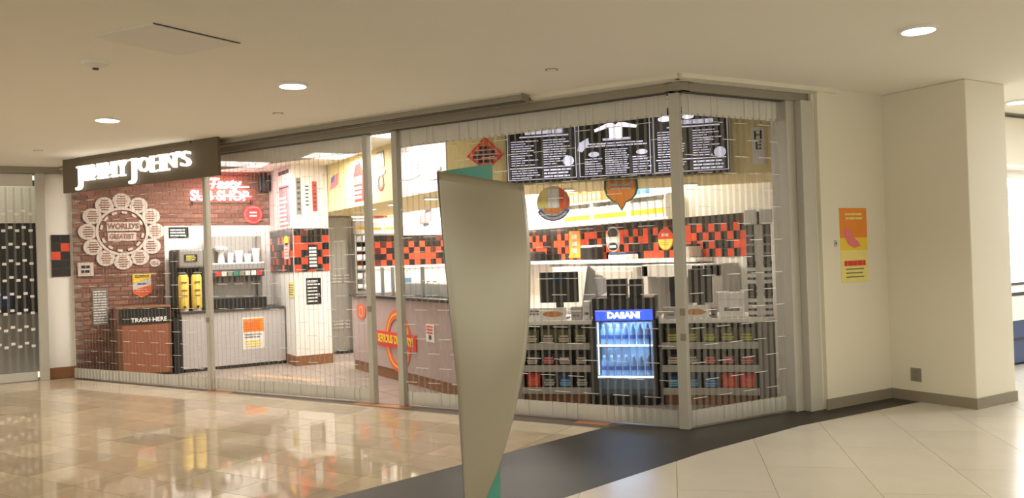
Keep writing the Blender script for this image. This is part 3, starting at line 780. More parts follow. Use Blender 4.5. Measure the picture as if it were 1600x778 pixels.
MB().box(-0.105, 0.105, -0.012, 0, -0.10, 0.10, 0.004).build('frame', M['cream'], t); MB().box(-0.065, 0.065, -0.014, -0.011, -0.07, 0.07).build('print_field', M['cream'], t); lines(t, M['black'], -0.055, 0.055, -0.065, 0.07, 2, -0.014, 0.6, 0.05)
t = thing('wall_chart', 'tall grey chart of dark text rows on the brick wall', 'chart', 'brick', 1.195, -0.02, 0)
MB().box(-0.105, 0.105, -0.008, 0, 0.73, 1.27).build('board', M['midgrey'], t); lines(t, M['paper'], -0.09, 0.09, 0.75, 1.25, 13, -0.008, 0.4, 0.1)
t = thing('shield_poster', 'yellow and red shield poster on the brick wall above the waste flap', 'poster', 'brick', 1.77, -0.02, 0)
MB().prism([(-0.13, 1.47), (0.13, 1.47), (0.13, 1.18), (0.0, 1.11), (-0.13, 1.18)], -0.006, 0).build('shield', M['cream'], t)
MB().prism([(-0.13, 1.47), (0.13, 1.47), (0.13, 1.40), (-0.13, 1.33)], -0.009, -0.006).build('yellow_field', M['yellowv'], t)
MB().prism([(-0.13, 1.23), (0.13, 1.30), (0.13, 1.18), (0.0, 1.11), (-0.13, 1.18)], -0.009, -0.006).build('red_field', M['orangered'], t)
lines(t, M['blue'], -0.06, 0.06, 1.30, 1.34, 1, -0.007, 0.6, 0.1); lines(t, M['dark'], -0.10, 0.11, 1.41, 1.455, 2, -0.01, 0.5, 0.1); lines(t, M['cream'], -0.09, 0.09, 1.185, 1.25, 2, -0.01, 0.35, 0.1)
t = thing('neon_sign', 'glowing neon sign SUB SHOP on the upper brick wall', 'neon sign', 'brick', 2.98, -0.06, 0)
text(t, 'SUB SHOP', M['neon'], -0.04, 0, 2.655, 0.22, sx=0.90, bold=0.004, depth=0.012); text(t, 'Tasty', M['neon'], 0.02, 0, 2.85, 0.22, sx=1.0, bold=0.007, depth=0.012, shear=0.3)
MB().box(0.0, 0.42, -0.008, 0.008, 2.795, 2.81).build('underline', M['neon'], t); MB().box(-0.48, 0.48, 0.03, 0.05, 2.545, 2.56).build('mount_rail', M['dark'], t)
for s in (-0.45, 0.45): MB().box(s - 0.008, s + 0.008, -0.006, 0.055, 2.52, 2.60).build('bracket', M['dark'], t)
for z, hw in ((2.655, 0.46), (2.85, 0.30)): MB().tube([(-hw + 0.02, 0.03, z), (hw, 0.03, z)], 0.012).build('halo_tube', M['neonred'], t)
t = thing('round_badge', 'red round badge with white bars on the upper brick wall', 'wall sign', 'brick', 3.455, -0.02, 2.365)
MB().disc(0, 0, 0.155, -0.012, 0, 28).build('disc', M['red'], t); MB().ring(0, 0, 0.12, 0.135, -0.015, -0.012).build('rim_line', M['pink'], t); lines(t, M['paper'], -0.06, 0.06, -0.05, 0.06, 2, -0.013, 0.45, 0.02, words=False)
t = thing('wall_speaker', 'black loudspeaker high on the brick wall beside the neon sign', 'speaker', 'brick', 3.62, -0.14, 2.86)
MB().box(-0.085, 0.085, -0.06, 0.06, -0.13, 0.13, 0.015).build('cabinet', M['black'], t); MB().disc(0, -0.03, 0.055, -0.066, -0.058, 20).build('cone', M['dark'], t); MB().box(-0.02, 0.02, 0.06, 0.14, -0.03, 0.03).build('bracket', M['dark'], t)

# ------------------------------------------------------------------ column graphics
for x0, x1, z0, z1, m, lb, tx in ((3.80, 3.87, 2.29, 2.85, 'midgrey', 'tall narrow grey vertical sign on the white column', 'dark'), (3.925, 4.005, 2.37, 2.78, 'paper', 'narrow white sign with dark letters on the white column', 'dark'), (4.05, 4.12, 2.34, 2.80, 'red', 'narrow red vertical sign on the white column', 'black')):
    t = thing('column_sign', lb, 'sign', 'col', 0, 0.004, 0)
    MB().box(x0, x1, 0, 0.008, z0, z1).build('board', M[m], t); lines(t, M[tx], x0 + 0.015, x1 - 0.012, z0 + 0.04, z1 - 0.03, 6, -0.0005, 0.4, 0.1, words=False)
t = thing('column_notice', 'black notice with white text rows on the lower white column', 'notice', 'col', 0, 0.004, 0)
MB().box(3.91, 4.14, 0, 0.008, 0.92, 1.32).build('board', M['black'], t); lines(t, M['paper'], 3.925, 4.125, 0.94, 1.30, 7, -0.0005, 0.4, 0.25)
t = thing('striped_notice', 'black and white striped notice on the checkered tiles of the column', 'notice', 'col', 0, -0.012, 0)
MB().box(3.95, 4.10, 0, 0.008, 1.46, 1.83).build('board', M['black'], t); lines(t, M['paper'], 3.965, 4.085, 1.48, 1.80, 6, -0.0005, 0.62, 0.05, words=False)
t = thing('promo_poster', 'red promotional poster of small pictures on the pink side panel', 'poster', 'colside', 0, -0.002, 0)
MB().box(-13.10, -12.50, 0, 0.004, 2.10, 3.02).build('sheet', M['pinkwall'], t); MB().box(-13.07, -12.53, -0.003, 0, 2.93, 2.99).build('dark_heading', M['dark'], t)
MB().box(-13.07, -12.53, -0.003, 0, 2.12, 2.76).build('red_field', M['pink'], t); lines(t, M['paper'], -13.03, -12.56, 2.14, 2.60, 7, -0.004, 0.45, 0.4); lines(t, M['dark'], -13.05, -12.55, 2.70, 2.75, 1, -0.003, 0.5, 0.0, words=False)
t = thing('bottle_sign', 'pale bottle shaped sign with yellow cap on the side tiles of the column', 'sign', 'colside', -12.76, -0.006, 0)
MB().box(-0.13, 0.13, 0, 0.01, 1.62, 1.87, 0.003).build('body', M['cream'], t); MB().disc(0, 1.90, 0.12, 0, 0.01, 20, 0.08).build('cap', M['yellowv'], t); lines(t, M['pink'], -0.1, 0.1, 1.65, 1.85, 4, -0.001, 0.4, 0.1, words=False)
t = thing('yellow_note', 'yellow note stuck to the side of the lower white column', 'notice', 'colside', -12.61, 0.008, 0)
MB().box(-0.15, 0.15, 0, 0.004, 1.03, 1.27).build('sheet', M['yellowpale'], t); lines(t, M['midgrey'], -0.12, 0.12, 1.06, 1.24, 5, -0.0005, 0.35, 0.2)

# ------------------------------------------------------------------ front counter
t = thing('front_counter', 'long mauve front counter with black top and wood base', 'counter', 'counter')
MB().slab([(-11.48, 0), (-7.84, 0), (-8.58, 0.75), (-11.48, 0.75)], 0.14, 1.045).build('body', M['mauve'], t); MB().slab([(-11.46, 0.012), (-7.86, 0.012), (-8.58, 0.74), (-11.46, 0.74)], 0.0, 0.14).build('wood_base', M['wood'], t)
MB().slab([(-11.52, -0.03), (-7.83, -0.03), (-8.61, 0.78), (-11.52, 0.78)], 1.045, 1.08).build('countertop', M['black'], t)
t = thing('delivery_emblem', 'orange red ring emblem SERIOUS DELIVERY! on the counter front', 'sign', 'counter', -9.86, -0.003, 0.52)
MB().ring(0, 0, 0.28, 0.40, -0.006, 0, seg=48).build('ring', M['orangered'], t); MB().ring(0, 0, 0.33, 0.35, -0.008, -0.006, seg=48).build('ring_line', M['yellowv'], t)
bd = MB().box(-0.70, 0.57, -0.012, -0.001, -0.10, 0.10).build('banner', M['red'], t)
text(bd, 'SERIOUS DELIVERY!', M['yellowv'], -0.065, -0.014, 0.0, 0.15, sx=0.86, bold=0.003)
t = thing('counter_badge', 'faded red round badge at the far end of the counter front', 'sign', 'counter', -11.12, -0.003, 0.845)
MB().disc(0, 0, 0.18, -0.005, 0, 28, 0.115).build('disc', M['orangered'], t); MB().ring(0, 0, 0.06, 0.075, -0.007, -0.005).build('inner_ring', M['cream'], t)
t = thing('counter_notice', 'small red and white notice on the counter front beside the pylon', 'notice', 'counter', -8.90, -0.003, 0)
MB().box(-0.11, 0.11, -0.004, 0, 0.57, 0.78).build('sheet', M['paper'], t); lines(t, M['red'], -0.09, 0.09, 0.66, 0.77, 3, -0.004, 0.55, 0.1); MB().box(-0.03, 0.03, -0.008, -0.004, 0.60, 0.65).build('dark_mark', M['dark'], t)
t = thing('sneeze_guard', 'glass sneeze guard on steel posts along the front counter', 'sneeze guard', 'counter', 0, 0.18, 1.08)
for x in (-10.75, -10.39, -9.45, -8.72, -8.05): MB().box(x - 0.022, x + 0.022, -0.02, 0.02, 0.0, 0.38, 0.004).build('post', M['steel'], t)
for x0, x1 in ((-10.36, -9.48), (-9.42, -8.75), (-8.69, -8.08)): MB().box(x0, x1, -0.004, 0.004, 0.02, 0.36).build('glass_pane', M['glass'], t)
MB().box(-10.78, -8.03, -0.02, 0.25, 0.375, 0.39).build('top_glass', M['glass'], t)
for k, (x0, x1) in enumerate(((-10.32, -9.52), (-9.40, -8.78), (-8.66, -8.10))):
    t = thing('food_well', ('steel food well under the sneeze guard, farthest of three', 'steel food well under the sneeze guard, middle of three', 'steel food well under the sneeze guard, nearest the pylon')[k], 'food pan', 'counter', (x0 + x1) / 2, 0.48, 1.08, 'food wells in the counter')
    wd = (x1 - x0) / 2
    MB().box(-wd, wd, -0.2, 0.2, 0, 0.16, 0.01).build('well', M['steel'], t); MB().box(-wd + 0.03, wd - 0.03, -0.17, 0.17, 0.155, 0.166).build('lid', M['bright'], t)
    for s in (-0.5, 0.0, 0.5): MB().box(s * wd - 0.03, s * wd + 0.03, -0.012, 0.012, 0.166, 0.185, 0.004).build('handle', M['midgrey'], t)

# ------------------------------------------------------------------ dispenser rack and shelf goods at the back wall
t = thing('lid_rack', 'tall rack of white lids and cups beside the steel door', 'rack', 'brick', 5.24, -0.22, 0)
for s in (-0.13, 0.13): MB().box(s - 0.012, s + 0.012, 0, 0.2, 0.0, 2.02).build('upright', M['steel'], t)
for k in range(6): MB().box(-0.12, 0.12, 0.0, 0.2, 1.08 + k * 0.16, 1.095 + k * 0.16).build('shelf', M['steel'], t)
MB().box(-0.12, 0.12, 0.02, 0.2, 0.02, 1.05).build('cabinet', M['midgrey'], t)
for k in range(6):
    for s in (-0.055, 0.06):
        o = MB().box(-0.045, 0.045, -0.07, 0.07, 0, 0.09 if k % 2 else 0.06, 0.006).build('lid_stack', M[('paper', 'cupwhite', 'grey')[(k + (s > 0)) % 3]])
        o.location = at('brick', 5.24 + s, -0.13, 1.096 + k * 0.16)
        single(o, ('white' if (k + (s > 0)) % 3 < 2 else 'grey') + ' lid stack on the %s shelf of the rack by the steel door, %s' % (('lowest', 'second', 'third', 'fourth', 'fifth', 'top')[k], 'left' if s < 0 else 'right'), 'lids', 'lid stacks on the rack')
t = thing('wall_shelf', 'white shelf with glowing back panel and goods on the back wall above the counter', 'shelf', 'brick', 0, -0.2, 0)
MB().box(5.12, 6.0, 0, 0.2, 2.02, 2.04).build('board', M['white'], t); MB().box(5.12, 6.0, 0.17, 0.2, 2.04, 2.60).build('back_panel', M['whitebox'], t); MB().box(5.12, 6.0, 0, 0.2, 2.27, 2.29).build('board', M['white'], t)  # back panel glows on its own, nothing lit behind it
for x, wd, z0, h, m, m2, lb in ((5.25, 0.24, 2.04, 0.21, 'paper', 'yellowv', 'white box with yellow stripe on the lower back shelf, leftmost'), (5.54, 0.16, 2.04, 0.17, 'cream', 'orange', 'cream box with orange stripe on the lower back shelf'), (5.82, 0.28, 2.04, 0.19, 'paper', 'yellowv', 'wide white box with yellow stripe on the lower back shelf'), (5.60, 0.18, 2.29, 0.20, 'pink', 'paper', 'pink box on the upper back shelf'), (5.85, 0.26, 2.29, 0.17, 'lime', 'paper', 'yellow green box on the upper back shelf')):
    t = thing('goods_box', lb, 'box', 'brick', x, -0.11, z0)
    MB().box(-wd / 2, wd / 2, -0.07, 0.06, 0, h, 0.005).build('carton', M[m], t); MB().box(-wd / 2 + 0.01, wd / 2 - 0.01, -0.073, -0.069, h * 0.25, h * 0.5).build('stripe', M[m2], t)
t = thing('bread_banner', 'strip banner of bread pictures above the steel door', 'banner', 'brick', 5.05, -0.06, 2.40)
MB().box(-0.31, 0.31, 0, 0.05, -0.065, 0.065).build('board', M['yellowpale'], t)
for k in range(5): MB().disc(-0.25 + k * 0.125, 0.0, 0.055, -0.005, 0, 18, 0.035).build('bread_picture', M['bread'], t)
t = thing('tilted_sign', 'dark red sign tilted on the white back wall next to the pylon', 'sign', 'brick', 6.55, -0.012, 2.32)
MB().prism([(-0.12, -0.13), (0.10, -0.09), (0.12, 0.10), (-0.10, 0.04)], -0.008, 0).build('board', M['pink'], t); MB().prism([(-0.02, 0.06), (0.11, 0.10), (0.11, 0.18), (0.02, 0.17)], -0.008, 0).build('black_corner', M['dark'], t)
MB().prism([(-0.05, -0.17), (0.06, -0.15), (0.04, -0.115), (-0.05, -0.115)], -0.008, 0).build('black_tip', M['dark'], t)
for x, lb in ((-10.62, 'white blue labelled bottle behind the counter, beside the shutter post'),):
    t = thing('spray_bottle', lb, 'bottle', 'counter', x, 0.5, 1.08)
    MB().lathe([(0.05, 0), (0.055, 0.02), (0.055, 0.24), (0.02, 0.30)], seg=16).build('bottle', M['paper'], t, True); MB().lathe([(0.057, 0.12), (0.057, 0.22)], seg=16).build('label', M['lightblue'], t); MB().lathe([(0.022, 0.30), (0.022, 0.34)], seg=12).build('cap', M['paper'], t)

# ------------------------------------------------------------------ bulkhead graphics
t = thing('flag_decal', 'small tilted blue and red flag decal on the yellow bulkhead', 'decal', 'bulk', -12.15, -0.004, 2.75)
MB().prism([(-0.2, -0.10), (0.16, -0.04), (0.2, 0.14), (-0.12, 0.08)], -0.003, 0).build('field', M['pink'], t); MB().prism([(-0.14, 0.0), (0.02, 0.03), (0.05, 0.12), (-0.11, 0.085)], -0.005, -0.003).build('canton', M['blue'], t)
t = thing('bottle_decal', 'red bottle shaped decal with white lettering rows on the bulkhead', 'decal', 'bulk', -11.13, -0.004, 0)
MB().prism([(-0.17, 2.40), (0.17, 2.40), (0.18, 2.78), (0.12, 2.88), (0.06, 2.94), (-0.06, 2.94), (-0.13, 2.88), (-0.18, 2.78)], -0.004, 0).build('body', M['red'], t); MB().box(-0.05, 0.05, -0.006, -0.001, 2.92, 2.97).build('cap', M['blue'], t)
MB().box(-0.15, 0.15, -0.006, -0.004, 2.64, 2.75).build('grey_field', M['pink'], t); lines(t, M['paper'], -0.14, 0.14, 2.42, 2.62, 3, -0.004, 0.55, 0.1)
t = thing('vertical_logo', 'black, yellow and red stacked emblem on the pale bulkhead', 'decal', 'bulk', -10.33, -0.004, 0)
MB().box(-0.13, 0.13, -0.004, 0, 2.85, 3.0).build('black_square', M['black'], t); MB().box(-0.08, 0.08, -0.006, -0.004, 2.88, 2.97).build('white_mark', M['paper'], t); MB().box(-0.13, 0.13, -0.004, 0, 2.79, 2.85).build('yellow_bar', M['yellowv'], t)
MB().disc(0, 2.725, 0.17, -0.006, 0, 24, 0.05).build('painted_glow', M['glowpaint'], t); MB().ring(0, 2.60, 0.07, 0.10, -0.004, 0, 0, 360).build('dark_ring', M['midgrey'], t); MB().ring(0, 2.60, 0.10, 0.125, -0.004, 0, 200, 340).build('red_arc', M['red'], t)  # the white oval is a glow painted into the emblem
for x, z, rx, rz_, lb in ((-9.35, 2.805, 0.31, 0.06, 'painted oval lamp reflection on the white facing, upper of two beside the post'), (-9.35, 2.60, 0.31, 0.06, 'painted oval lamp reflection on the white facing, lower of two beside the post'), (-8.72, 2.52, 0.22, 0.045, 'painted oval lamp reflection on the white facing, behind the pylon edge')):
    t = thing('oval_glow', lb, 'decal', 'bulk', x, -0.012, z, 'painted lamp reflections on the facing')
    MB().disc(0, 0, rx, -0.004, 0, 30, rz_).build('oval', M['glowpaint'], t); MB().prism([(0.0, rz_ * 0.9), (rx * 0.9, rz_ * 1.9), (rx * 0.9, rz_ * 0.9)], -0.004, 0).build('grey_wedge', M['midgrey'], t)  # lamp reflections painted as white ovals with a dark wedge
t = thing('diamond_sign', 'orange red diamond sign with black text rows on the yellow bulkhead', 'sign', 'bulkm', 0.46, -0.012, 2.705)
MB().prism([(0, -0.19), (0.215, -0.02), (0, 0.19), (-0.215, -0.02)], -0.01, 0.01).build('board', M['red'], t); MB().prism([(0, -0.165), (0.185, -0.018), (0, 0.165), (-0.185, -0.018)], -0.014, -0.01).build('face', M['orangered'], t)
for z, hw in ((0.065, 0.065), (0.015, 0.12), (-0.035, 0.14), (-0.085, 0.09)): lines(t, M['black'], -hw, hw, z - 0.018, z + 0.018, 1, -0.014, 0.9, 0.02)
for z, hw in ((0.04, 0.12), (-0.01, 0.17), (-0.06, 0.13)): lines(t, M['cream'], -hw, hw, z - 0.006, z + 0.006, 1, -0.0135, 0.6, 0.0, words=False)

# menu board
MB0, MB1, MZ0, MZ1 = 0.72, 3.10, 2.345, 3.02
t = thing('menu_board', 'long black lit menu board of three panels under the ceiling', 'menu board', 'bulkm', 0, -0.10, 0)
MB().box(MB0, MB1, 0, 0.10, MZ0, MZ1).build('housing', M['dark'], t)
W3 = (MB1 - MB0) / 3


def menu_panel(k):
    x0 = MB0 + k * W3; x1 = x0 + W3
    p = MB().box(x0 + 0.012, x1 - 0.012, -0.012, 0, MZ0 + 0.015, MZ1 - 0.02).build('menu_panel', M['black'], t)
    b = MB(); a, c = x0 + 0.02, x1 - 0.02
    for z in (MZ0 + 0.03, 2.965): b.box(a, c, -0.015, -0.012, z, z + 0.006)
    for x in (a, c): b.box(x - 0.003, x + 0.003, -0.015, -0.012, MZ0 + 0.03, 2.965)
    b.build('border', M['menuprint'], p)
    if k != 1:
        lines(p, M['menuprint'], x0 + 0.22, x1 - 0.14, 2.865, 2.915, 1, -0.012, 0.9, 0.05); lines(p, M['menuprint'], x0 + 0.16, x1 - 0.08, 2.832, 2.855, 1, -0.012, 0.6, 0.05, words=False)
        lines(p, M['menuprint'], x0 + 0.06, x0 + 0.37, 2.525, 2.81, 11, -0.012, 0.36, 0.55); lines(p, M['menuprint'], x0 + 0.42, x1 - 0.06, 2.525, 2.81, 11, -0.012, 0.36, 0.55)
        lines(p, M['menuprint'], x0 + 0.04, x1 - 0.04, 2.495, 2.515, 1, -0.012, 0.5, 0.0, words=False)
        lines(p, M['menuprint'], x0 + 0.06, x0 + 0.38, 2.385, 2.49, 4, -0.012, 0.36, 0.4); lines(p, M['menuprint'], x0 + 0.42, x1 - 0.05, 2.385, 2.49, 3, -0.012, 0.5, 0.2)
        for px, pz, r, in ((x0 + 0.14, 2.935, 0.07), (x0 + 0.38, 2.945, 0.06)): MB().disc(px, pz, r, -0.02, -0.012, 20, r * 0.4).build('sandwich_picture', M['menuwhite'], p)
        MB().disc(x1 - 0.10, 2.56, 0.06, -0.016, -0.012, 18, 0.055).build('stamp', M['menuprint'], p)
    else:
        xc = (x0 + x1) / 2 + 0.02
        sh = [(-0.10, 0.985), (-0.03, 0.985), (0, 0.955), (0.03, 0.985), (0.10, 0.985), (0.27, 0.935), (0.26, 0.90), (0.085, 0.925), (0.08, 0.78), (-0.08, 0.78), (-0.085, 0.925), (-0.26, 0.875), (-0.27, 0.91)]
        MB().prism([(xc + x * 0.85, 2.935 + (z - 0.985) * 0.80) for x, z in sh], -0.018, -0.012).build('shirt_picture', M['menuwhite'], p)
        lines(p, M['menuprint'], xc - 0.14, xc + 0.16, 2.745, 2.78, 1, -0.012, 0.7, 0.02, words=False); lines(p, M['menuprint'], xc - 0.32, xc + 0.34, 2.68, 2.735, 2, -0.012, 0.5, 0.1)
        lines(p, M['menuprint'], xc - 0.12, xc + 0.14, 2.39, 2.665, 12, -0.012, 0.42, 0.15)
        for sgn, cx in ((-1, xc - 0.24), (1, xc + 0.27)):
            MB().disc(cx, 2.61, 0.06, -0.016, -0.012, 18, 0.028).build('sandwich_picture', M['menuprint'], p); lines(p, M['menuprint'], cx - 0.10, cx + 0.10, 2.39, 2.575, 7, -0.012, 0.38, 0.3)
        MB().prism([(x0 + 0.0, 2.66), (x0 + 0.05, 2.64), (x0 + 0.13, 2.73), (x0 + 0.12, 2.79), (x0 + 0.02, 2.74)], -0.018, -0.012).build('hand_picture', M['menuprint'], p)


for k in range(3): menu_panel(k)
t = thing('vertical_banner_sign', 'narrow white vertical sign with black letters HE near the right jamb', 'sign', 'bulkm', 3.385, -0.02, 0)
MB().box(-0.06, 0.06, 0.0, 0.018, 2.42, 2.80, 0.004).build('board', M['paper'], t)
text(t, 'H', M['black'], 0.0, -0.003, 2.715, 0.12, bold=0.004, name='letter'); text(t, 'E', M['black'], 0.0, -0.003, 2.61, 0.12, bold=0.004, name='letter')

# ------------------------------------------------------------------ back wall goods and signs
words9 = ('first', 'second', 'third', 'fourth', 'fifth', 'sixth', 'seventh', 'eighth', 'ninth', 'tenth', 'eleventh', 'twelfth', 'thirteenth', 'fourteenth', 'fifteenth', 'sixteenth')
t = thing('back_wall_shelf', 'long white lit shelf high on the kitchen wall', 'shelf', 'kitchen', 0, -0.26, 0)
MB().box(-10.95, -8.35, 0, 0.26, 1.985, 2.01).build('board', M['white'], t); MB().box(-10.95, -8.35, 0, 0.26, 2.31, 2.33).build('board', M['white'], t)
for x in (-10.9, -10.05, -9.2, -8.4): MB().box(x - 0.01, x + 0.01, 0.0, 0.26, 2.01, 2.31).build('upright', M['white'], t)
for k in range(9):
    o = thing('carton', 'brown carton on the upper kitchen shelf, %s from the pylon' % words9[k], 'carton', 'kitchen', -10.80 + k * 0.115, -0.14, 2.33, 'brown cartons on the kitchen shelf')
    MB().box(-0.05, 0.05, -0.09, 0.09, 0, 0.15 + 0.03 * (k % 2), 0.004).build('box', M['bread'], o); MB().box(-0.03, 0.03, -0.093, -0.089, 0.05, 0.11).build('label', M['paper'], o)
for k in range(16):
    o = thing('cup_sleeve', 'white cup sleeve with yellow band on the lower kitchen shelf, %s from the pylon' % words9[k], 'cups', 'kitchen', -10.78 + k * 0.155, -0.15, 2.01, 'cup sleeves on the kitchen shelf')
    MB().lathe([(0.055, 0), (0.065, 0.22)], seg=14).build('cups', M['cupwhite'], o, True); MB().lathe([(0.062, 0.06), (0.0655, 0.13)], seg=14).build('band', M['yellowv'], o, True); MB().lathe([(0.07, 0.22), (0.07, 0.235)], seg=14).build('rim', M['paper'], o)
for x, lb in ((-9.10, 'blue labelled tin on the upper kitchen shelf, left of two'), (-8.93, 'blue labelled tin on the upper kitchen shelf, right of two')):
    o = thing('tin', lb, 'tin', 'kitchen', x, -0.14, 2.33, 'blue tins on the kitchen shelf')
    MB().lathe([(0.065, 0), (0.065, 0.12)], seg=16).build('can', M['paper'], o, True); MB().lathe([(0.067, 0.03), (0.067, 0.10)], seg=16).build('label', M['lightblue'], o, True)
t = thing('round_wall_sign', 'faded orange round sign with blue lower band hung under the bulkhead beside the pylon', 'sign', 'bulkm', 1.19, 0.10, 2.13)
MB().disc(0, 0, 0.185, 0, 0.02, 36).build('disc', M['cream'], t); MB().prism([(0.07, 0.168), (0.14, 0.118), (0.18, 0.02), (0.165, -0.07), (0.07, -0.09)], -0.005, 0).build('red_side', M['orangered'], t); MB().box(-0.06, 0.065, -0.006, -0.001, -0.06, 0.15).build('white_panel', M['paper'], t)
MB().prism([(-0.178, 0.03), (-0.13, 0.125), (-0.062, 0.168), (-0.062, -0.06), (-0.165, -0.06)], -0.005, 0).build('yellow_side', M['yellowpale'], t); MB().prism([(-0.11, -0.065), (0.11, -0.065), (0.06, -0.115), (-0.06, -0.115)], -0.007, 0).build('orange_panel', M['orange'], t)
MB().ring(0, 0, 0.15, 0.205, -0.010, 0.0, 208, 332).build('blue_band', M['blue'], t); MB().ring(0, 0, 0.165, 0.19, -0.013, -0.010, 215, 325).build('pale_lettering', M['cream'], t)
for x in (-0.1, 0.1): MB().box(x - 0.003, x + 0.003, 0.006, 0.012, 0.12, 0.21).build('hanger', M['steel'], t)
t = thing('spade_sign', 'orange spade shaped sign with green rim hung under the menu board', 'sign', 'bulkm', 1.955, 0.0, 0)
pts = [(-0.18, 2.335), (0.18, 2.335), (0.185, 2.24), (0.165, 2.17), (0.115, 2.115), (0.05, 2.085), (0.0, 1.995), (-0.05, 2.085), (-0.115, 2.115), (-0.165, 2.17), (-0.185, 2.24)]
MB().prism(pts, 0, 0.015).build('rim', M['green'], t); MB().prism([(x * 0.86, 2.20 + (z - 2.20) * 0.9) for x, z in pts], -0.006, 0).build('face', M['orange'], t); lines(t, M['cream'], -0.11, 0.11, 2.22, 2.30, 2, -0.006, 0.6, 0.05)
t = thing('orange_plaque', 'tall orange plaque with pale squares on the checkered tiles', 'sign', 'kitchen', -10.83, -0.012, 0)
MB().box(-0.15, 0.15, 0, 0.012, 1.50, 1.92, 0.003).build('board', M['orange'], t); MB().box(-0.17, 0.17, -0.004, 0.008, 1.49, 1.53).build('foot_bar', M['orange'], t)
for z in (1.83, 1.72, 1.61): MB().box(-0.06, 0.06, -0.004, 0, z - 0.04, z + 0.03).build('pale_square', M['cream'], t)
t = thing('oval_plaque', 'black and white oval plaque on the checkered tiles', 'sign', 'kitchen', -9.85, -0.012, 1.755)
MB().disc(0, 0, 0.17, 0, 0.012, 30, 0.19).build('rim', M['grey'], t); MB().disc(0, 0.09, 0.12, -0.005, 0, 24, 0.075).build('black_top', M['black'], t); MB().box(-0.15, 0.15, -0.006, 0, -0.05, 0.035).build('white_band', M['paper'], t); MB().disc(0, -0.11, 0.11, -0.005, 0, 24, 0.06).build('black_foot', M['black'], t); lines(t, M['paper'], -0.08, 0.08, -0.14, -0.08, 1, -0.005, 0.6, 0.05)
t = thing('red_yellow_badge', 'round badge half red half yellow on the checkered tiles', 'sign', 'kitchen', -8.69, -0.012, 1.715)
MB().disc(0, 0, 0.16, 0, 0.01, 30, 0.155).build('rim', M['terracotta'], t)
h = [(0.145 * math.cos(R(a)), 0.14 * math.sin(R(a))) for a in range(0, 181, 12)]
MB().prism(h, -0.005, 0).build('red_half', M['red'], t); MB().prism([(x, -z) for x, z in h[::-1]], -0.005, 0).build('yellow_half', M['yellowv'], t); lines(t, M['cream'], -0.07, 0.07, 0.03, 0.09, 1, -0.005, 0.7, 0.05); lines(t, M['terracotta'], -0.09, 0.09, -0.09, -0.03, 2, -0.005, 0.35, 0.1, words=False)
# on the ledge
t = thing('wall_ledge', 'long white ledge under the checkered tiles of the kitchen wall', 'ledge', 'kitchen')
MB().box(-13.6, -7.82, -0.30, 0.0, 1.40, 1.455, 0.006).build('board', M['white'], t)
for x in (-12.6, -11.2, -8.3): MB().box(x - 0.015, x + 0.015, -0.26, 0.0, 1.36, 1.40).build('bracket', M['grey'], t)
for x, wd, hh, m, m2, lb in ((-10.20, 0.30, 0.19, 'black', 'cupwhite', 'black basket with white liner on the kitchen ledge'), (-11.78, 0.34, 0.13, 'black', 'dark', 'low black tray on the kitchen ledge next to the pylon'), (-9.45, 0.42, 0.07, 'paper', 'foilblue', 'flat white and blue packet on the kitchen ledge'), (-8.02, 0.10, 0.15, 'cream', 'dark', 'cream jar with dark lid on the kitchen ledge'), (-8.20, 0.09, 0.10, 'dark', 'cupwhite', 'dark tub with white top on the kitchen ledge')):
    o = thing('ledge_item', lb, lb.split()[1] if lb.split()[1] in ('basket', 'jar', 'tub') else ('tray' if 'tray' in lb else 'packet'), 'kitchen', x, -0.15, 1.455)
    o.name = {'basket': 'basket', 'jar': 'jar', 'tub': 'tub', 'tray': 'tray', 'packet': 'packet'}[o['category']]
    MB().box(-wd / 2, wd / 2, -0.11, 0.11, 0, hh, 0.012).build('body', M[m], o); MB().box(-wd / 2 + 0.02, wd / 2 - 0.01, -0.115, 0.105, hh, hh + 0.03, 0.008).build('top', M[m2], o)
# white prep cabinets below the ledge
t = thing('prep_cabinet', 'white prep cabinet with sliding doors under the kitchen ledge, behind the fridge', 'cabinet', 'kitchen', 0, -0.62, 0)
MB().box(-10.6, -8.6, 0, 0.6, 0.05, 1.36, 0.01).build('body', M['white'], t)
for x0, x1 in ((-10.5, -9.62), (-9.58, -8.7)): MB().box(x0, x1, -0.012, 0.0, 0.75, 1.30, 0.004).build('door', M['white'], t)
MB().box(-9.58, -9.54, -0.03, 0, 0.9, 1.15).build('handle', M['steel'], t); MB().box(-10.66, -8.55, -0.04, 0.0, 0.68, 0.72).build('bumper_rail', M['grey'], t)
t = thing('prep_cabinet', 'white arched prep station at the right end of the kitchen wall', 'cabinet', 'kitchen', 0, -0.62, 0)
MB().box(-8.5, -7.35, 0.3, 0.6, 0.05, 1.38, 0.01).build('body', M['grey'], t); MB().box(-8.5, -8.38, 0, 0.3, 0.05, 1.36).build('leg_panel', M['white'], t); MB().box(-7.55, -7.35, 0, 0.3, 0.05, 1.36).build('leg_panel', M['white'], t); MB().box(-8.5, -7.35, 0, 0.3, 1.22, 1.38, 0.01).build('canopy', M['white'], t)

# ------------------------------------------------------------------ low checkout counter with snack racks and fridge
t = thing('checkout_counter', 'low white checkout counter running behind snack racks and fridge', 'counter', 'low')
for x0, x1, y0 in ((0.02, 1.20, 0.30), (1.20, 1.91, 0.56), (1.91, 3.02, 0.30)): MB().box(x0, x1, y0, 0.80, 0.0, 0.82).build('body', M['dark'], t)
MB().box(0.02, 1.22, -0.02, 0.82, 0.82, 0.865, 0.006).build('worktop', M['white'], t); MB().box(1.90, 3.03, -0.02, 0.82, 0.82, 0.865, 0.006).build('worktop', M['white'], t)
MB().box(2.865, 3.02, 0.0, 0.30, 0.02, 0.82, 0.004).build('end_door', M['midgrey'], t); MB().box(0.02, 0.455, 0.0, 0.30, 0.0, 0.82).build('corner_panel', M['mauve'], t)

BAG = {}


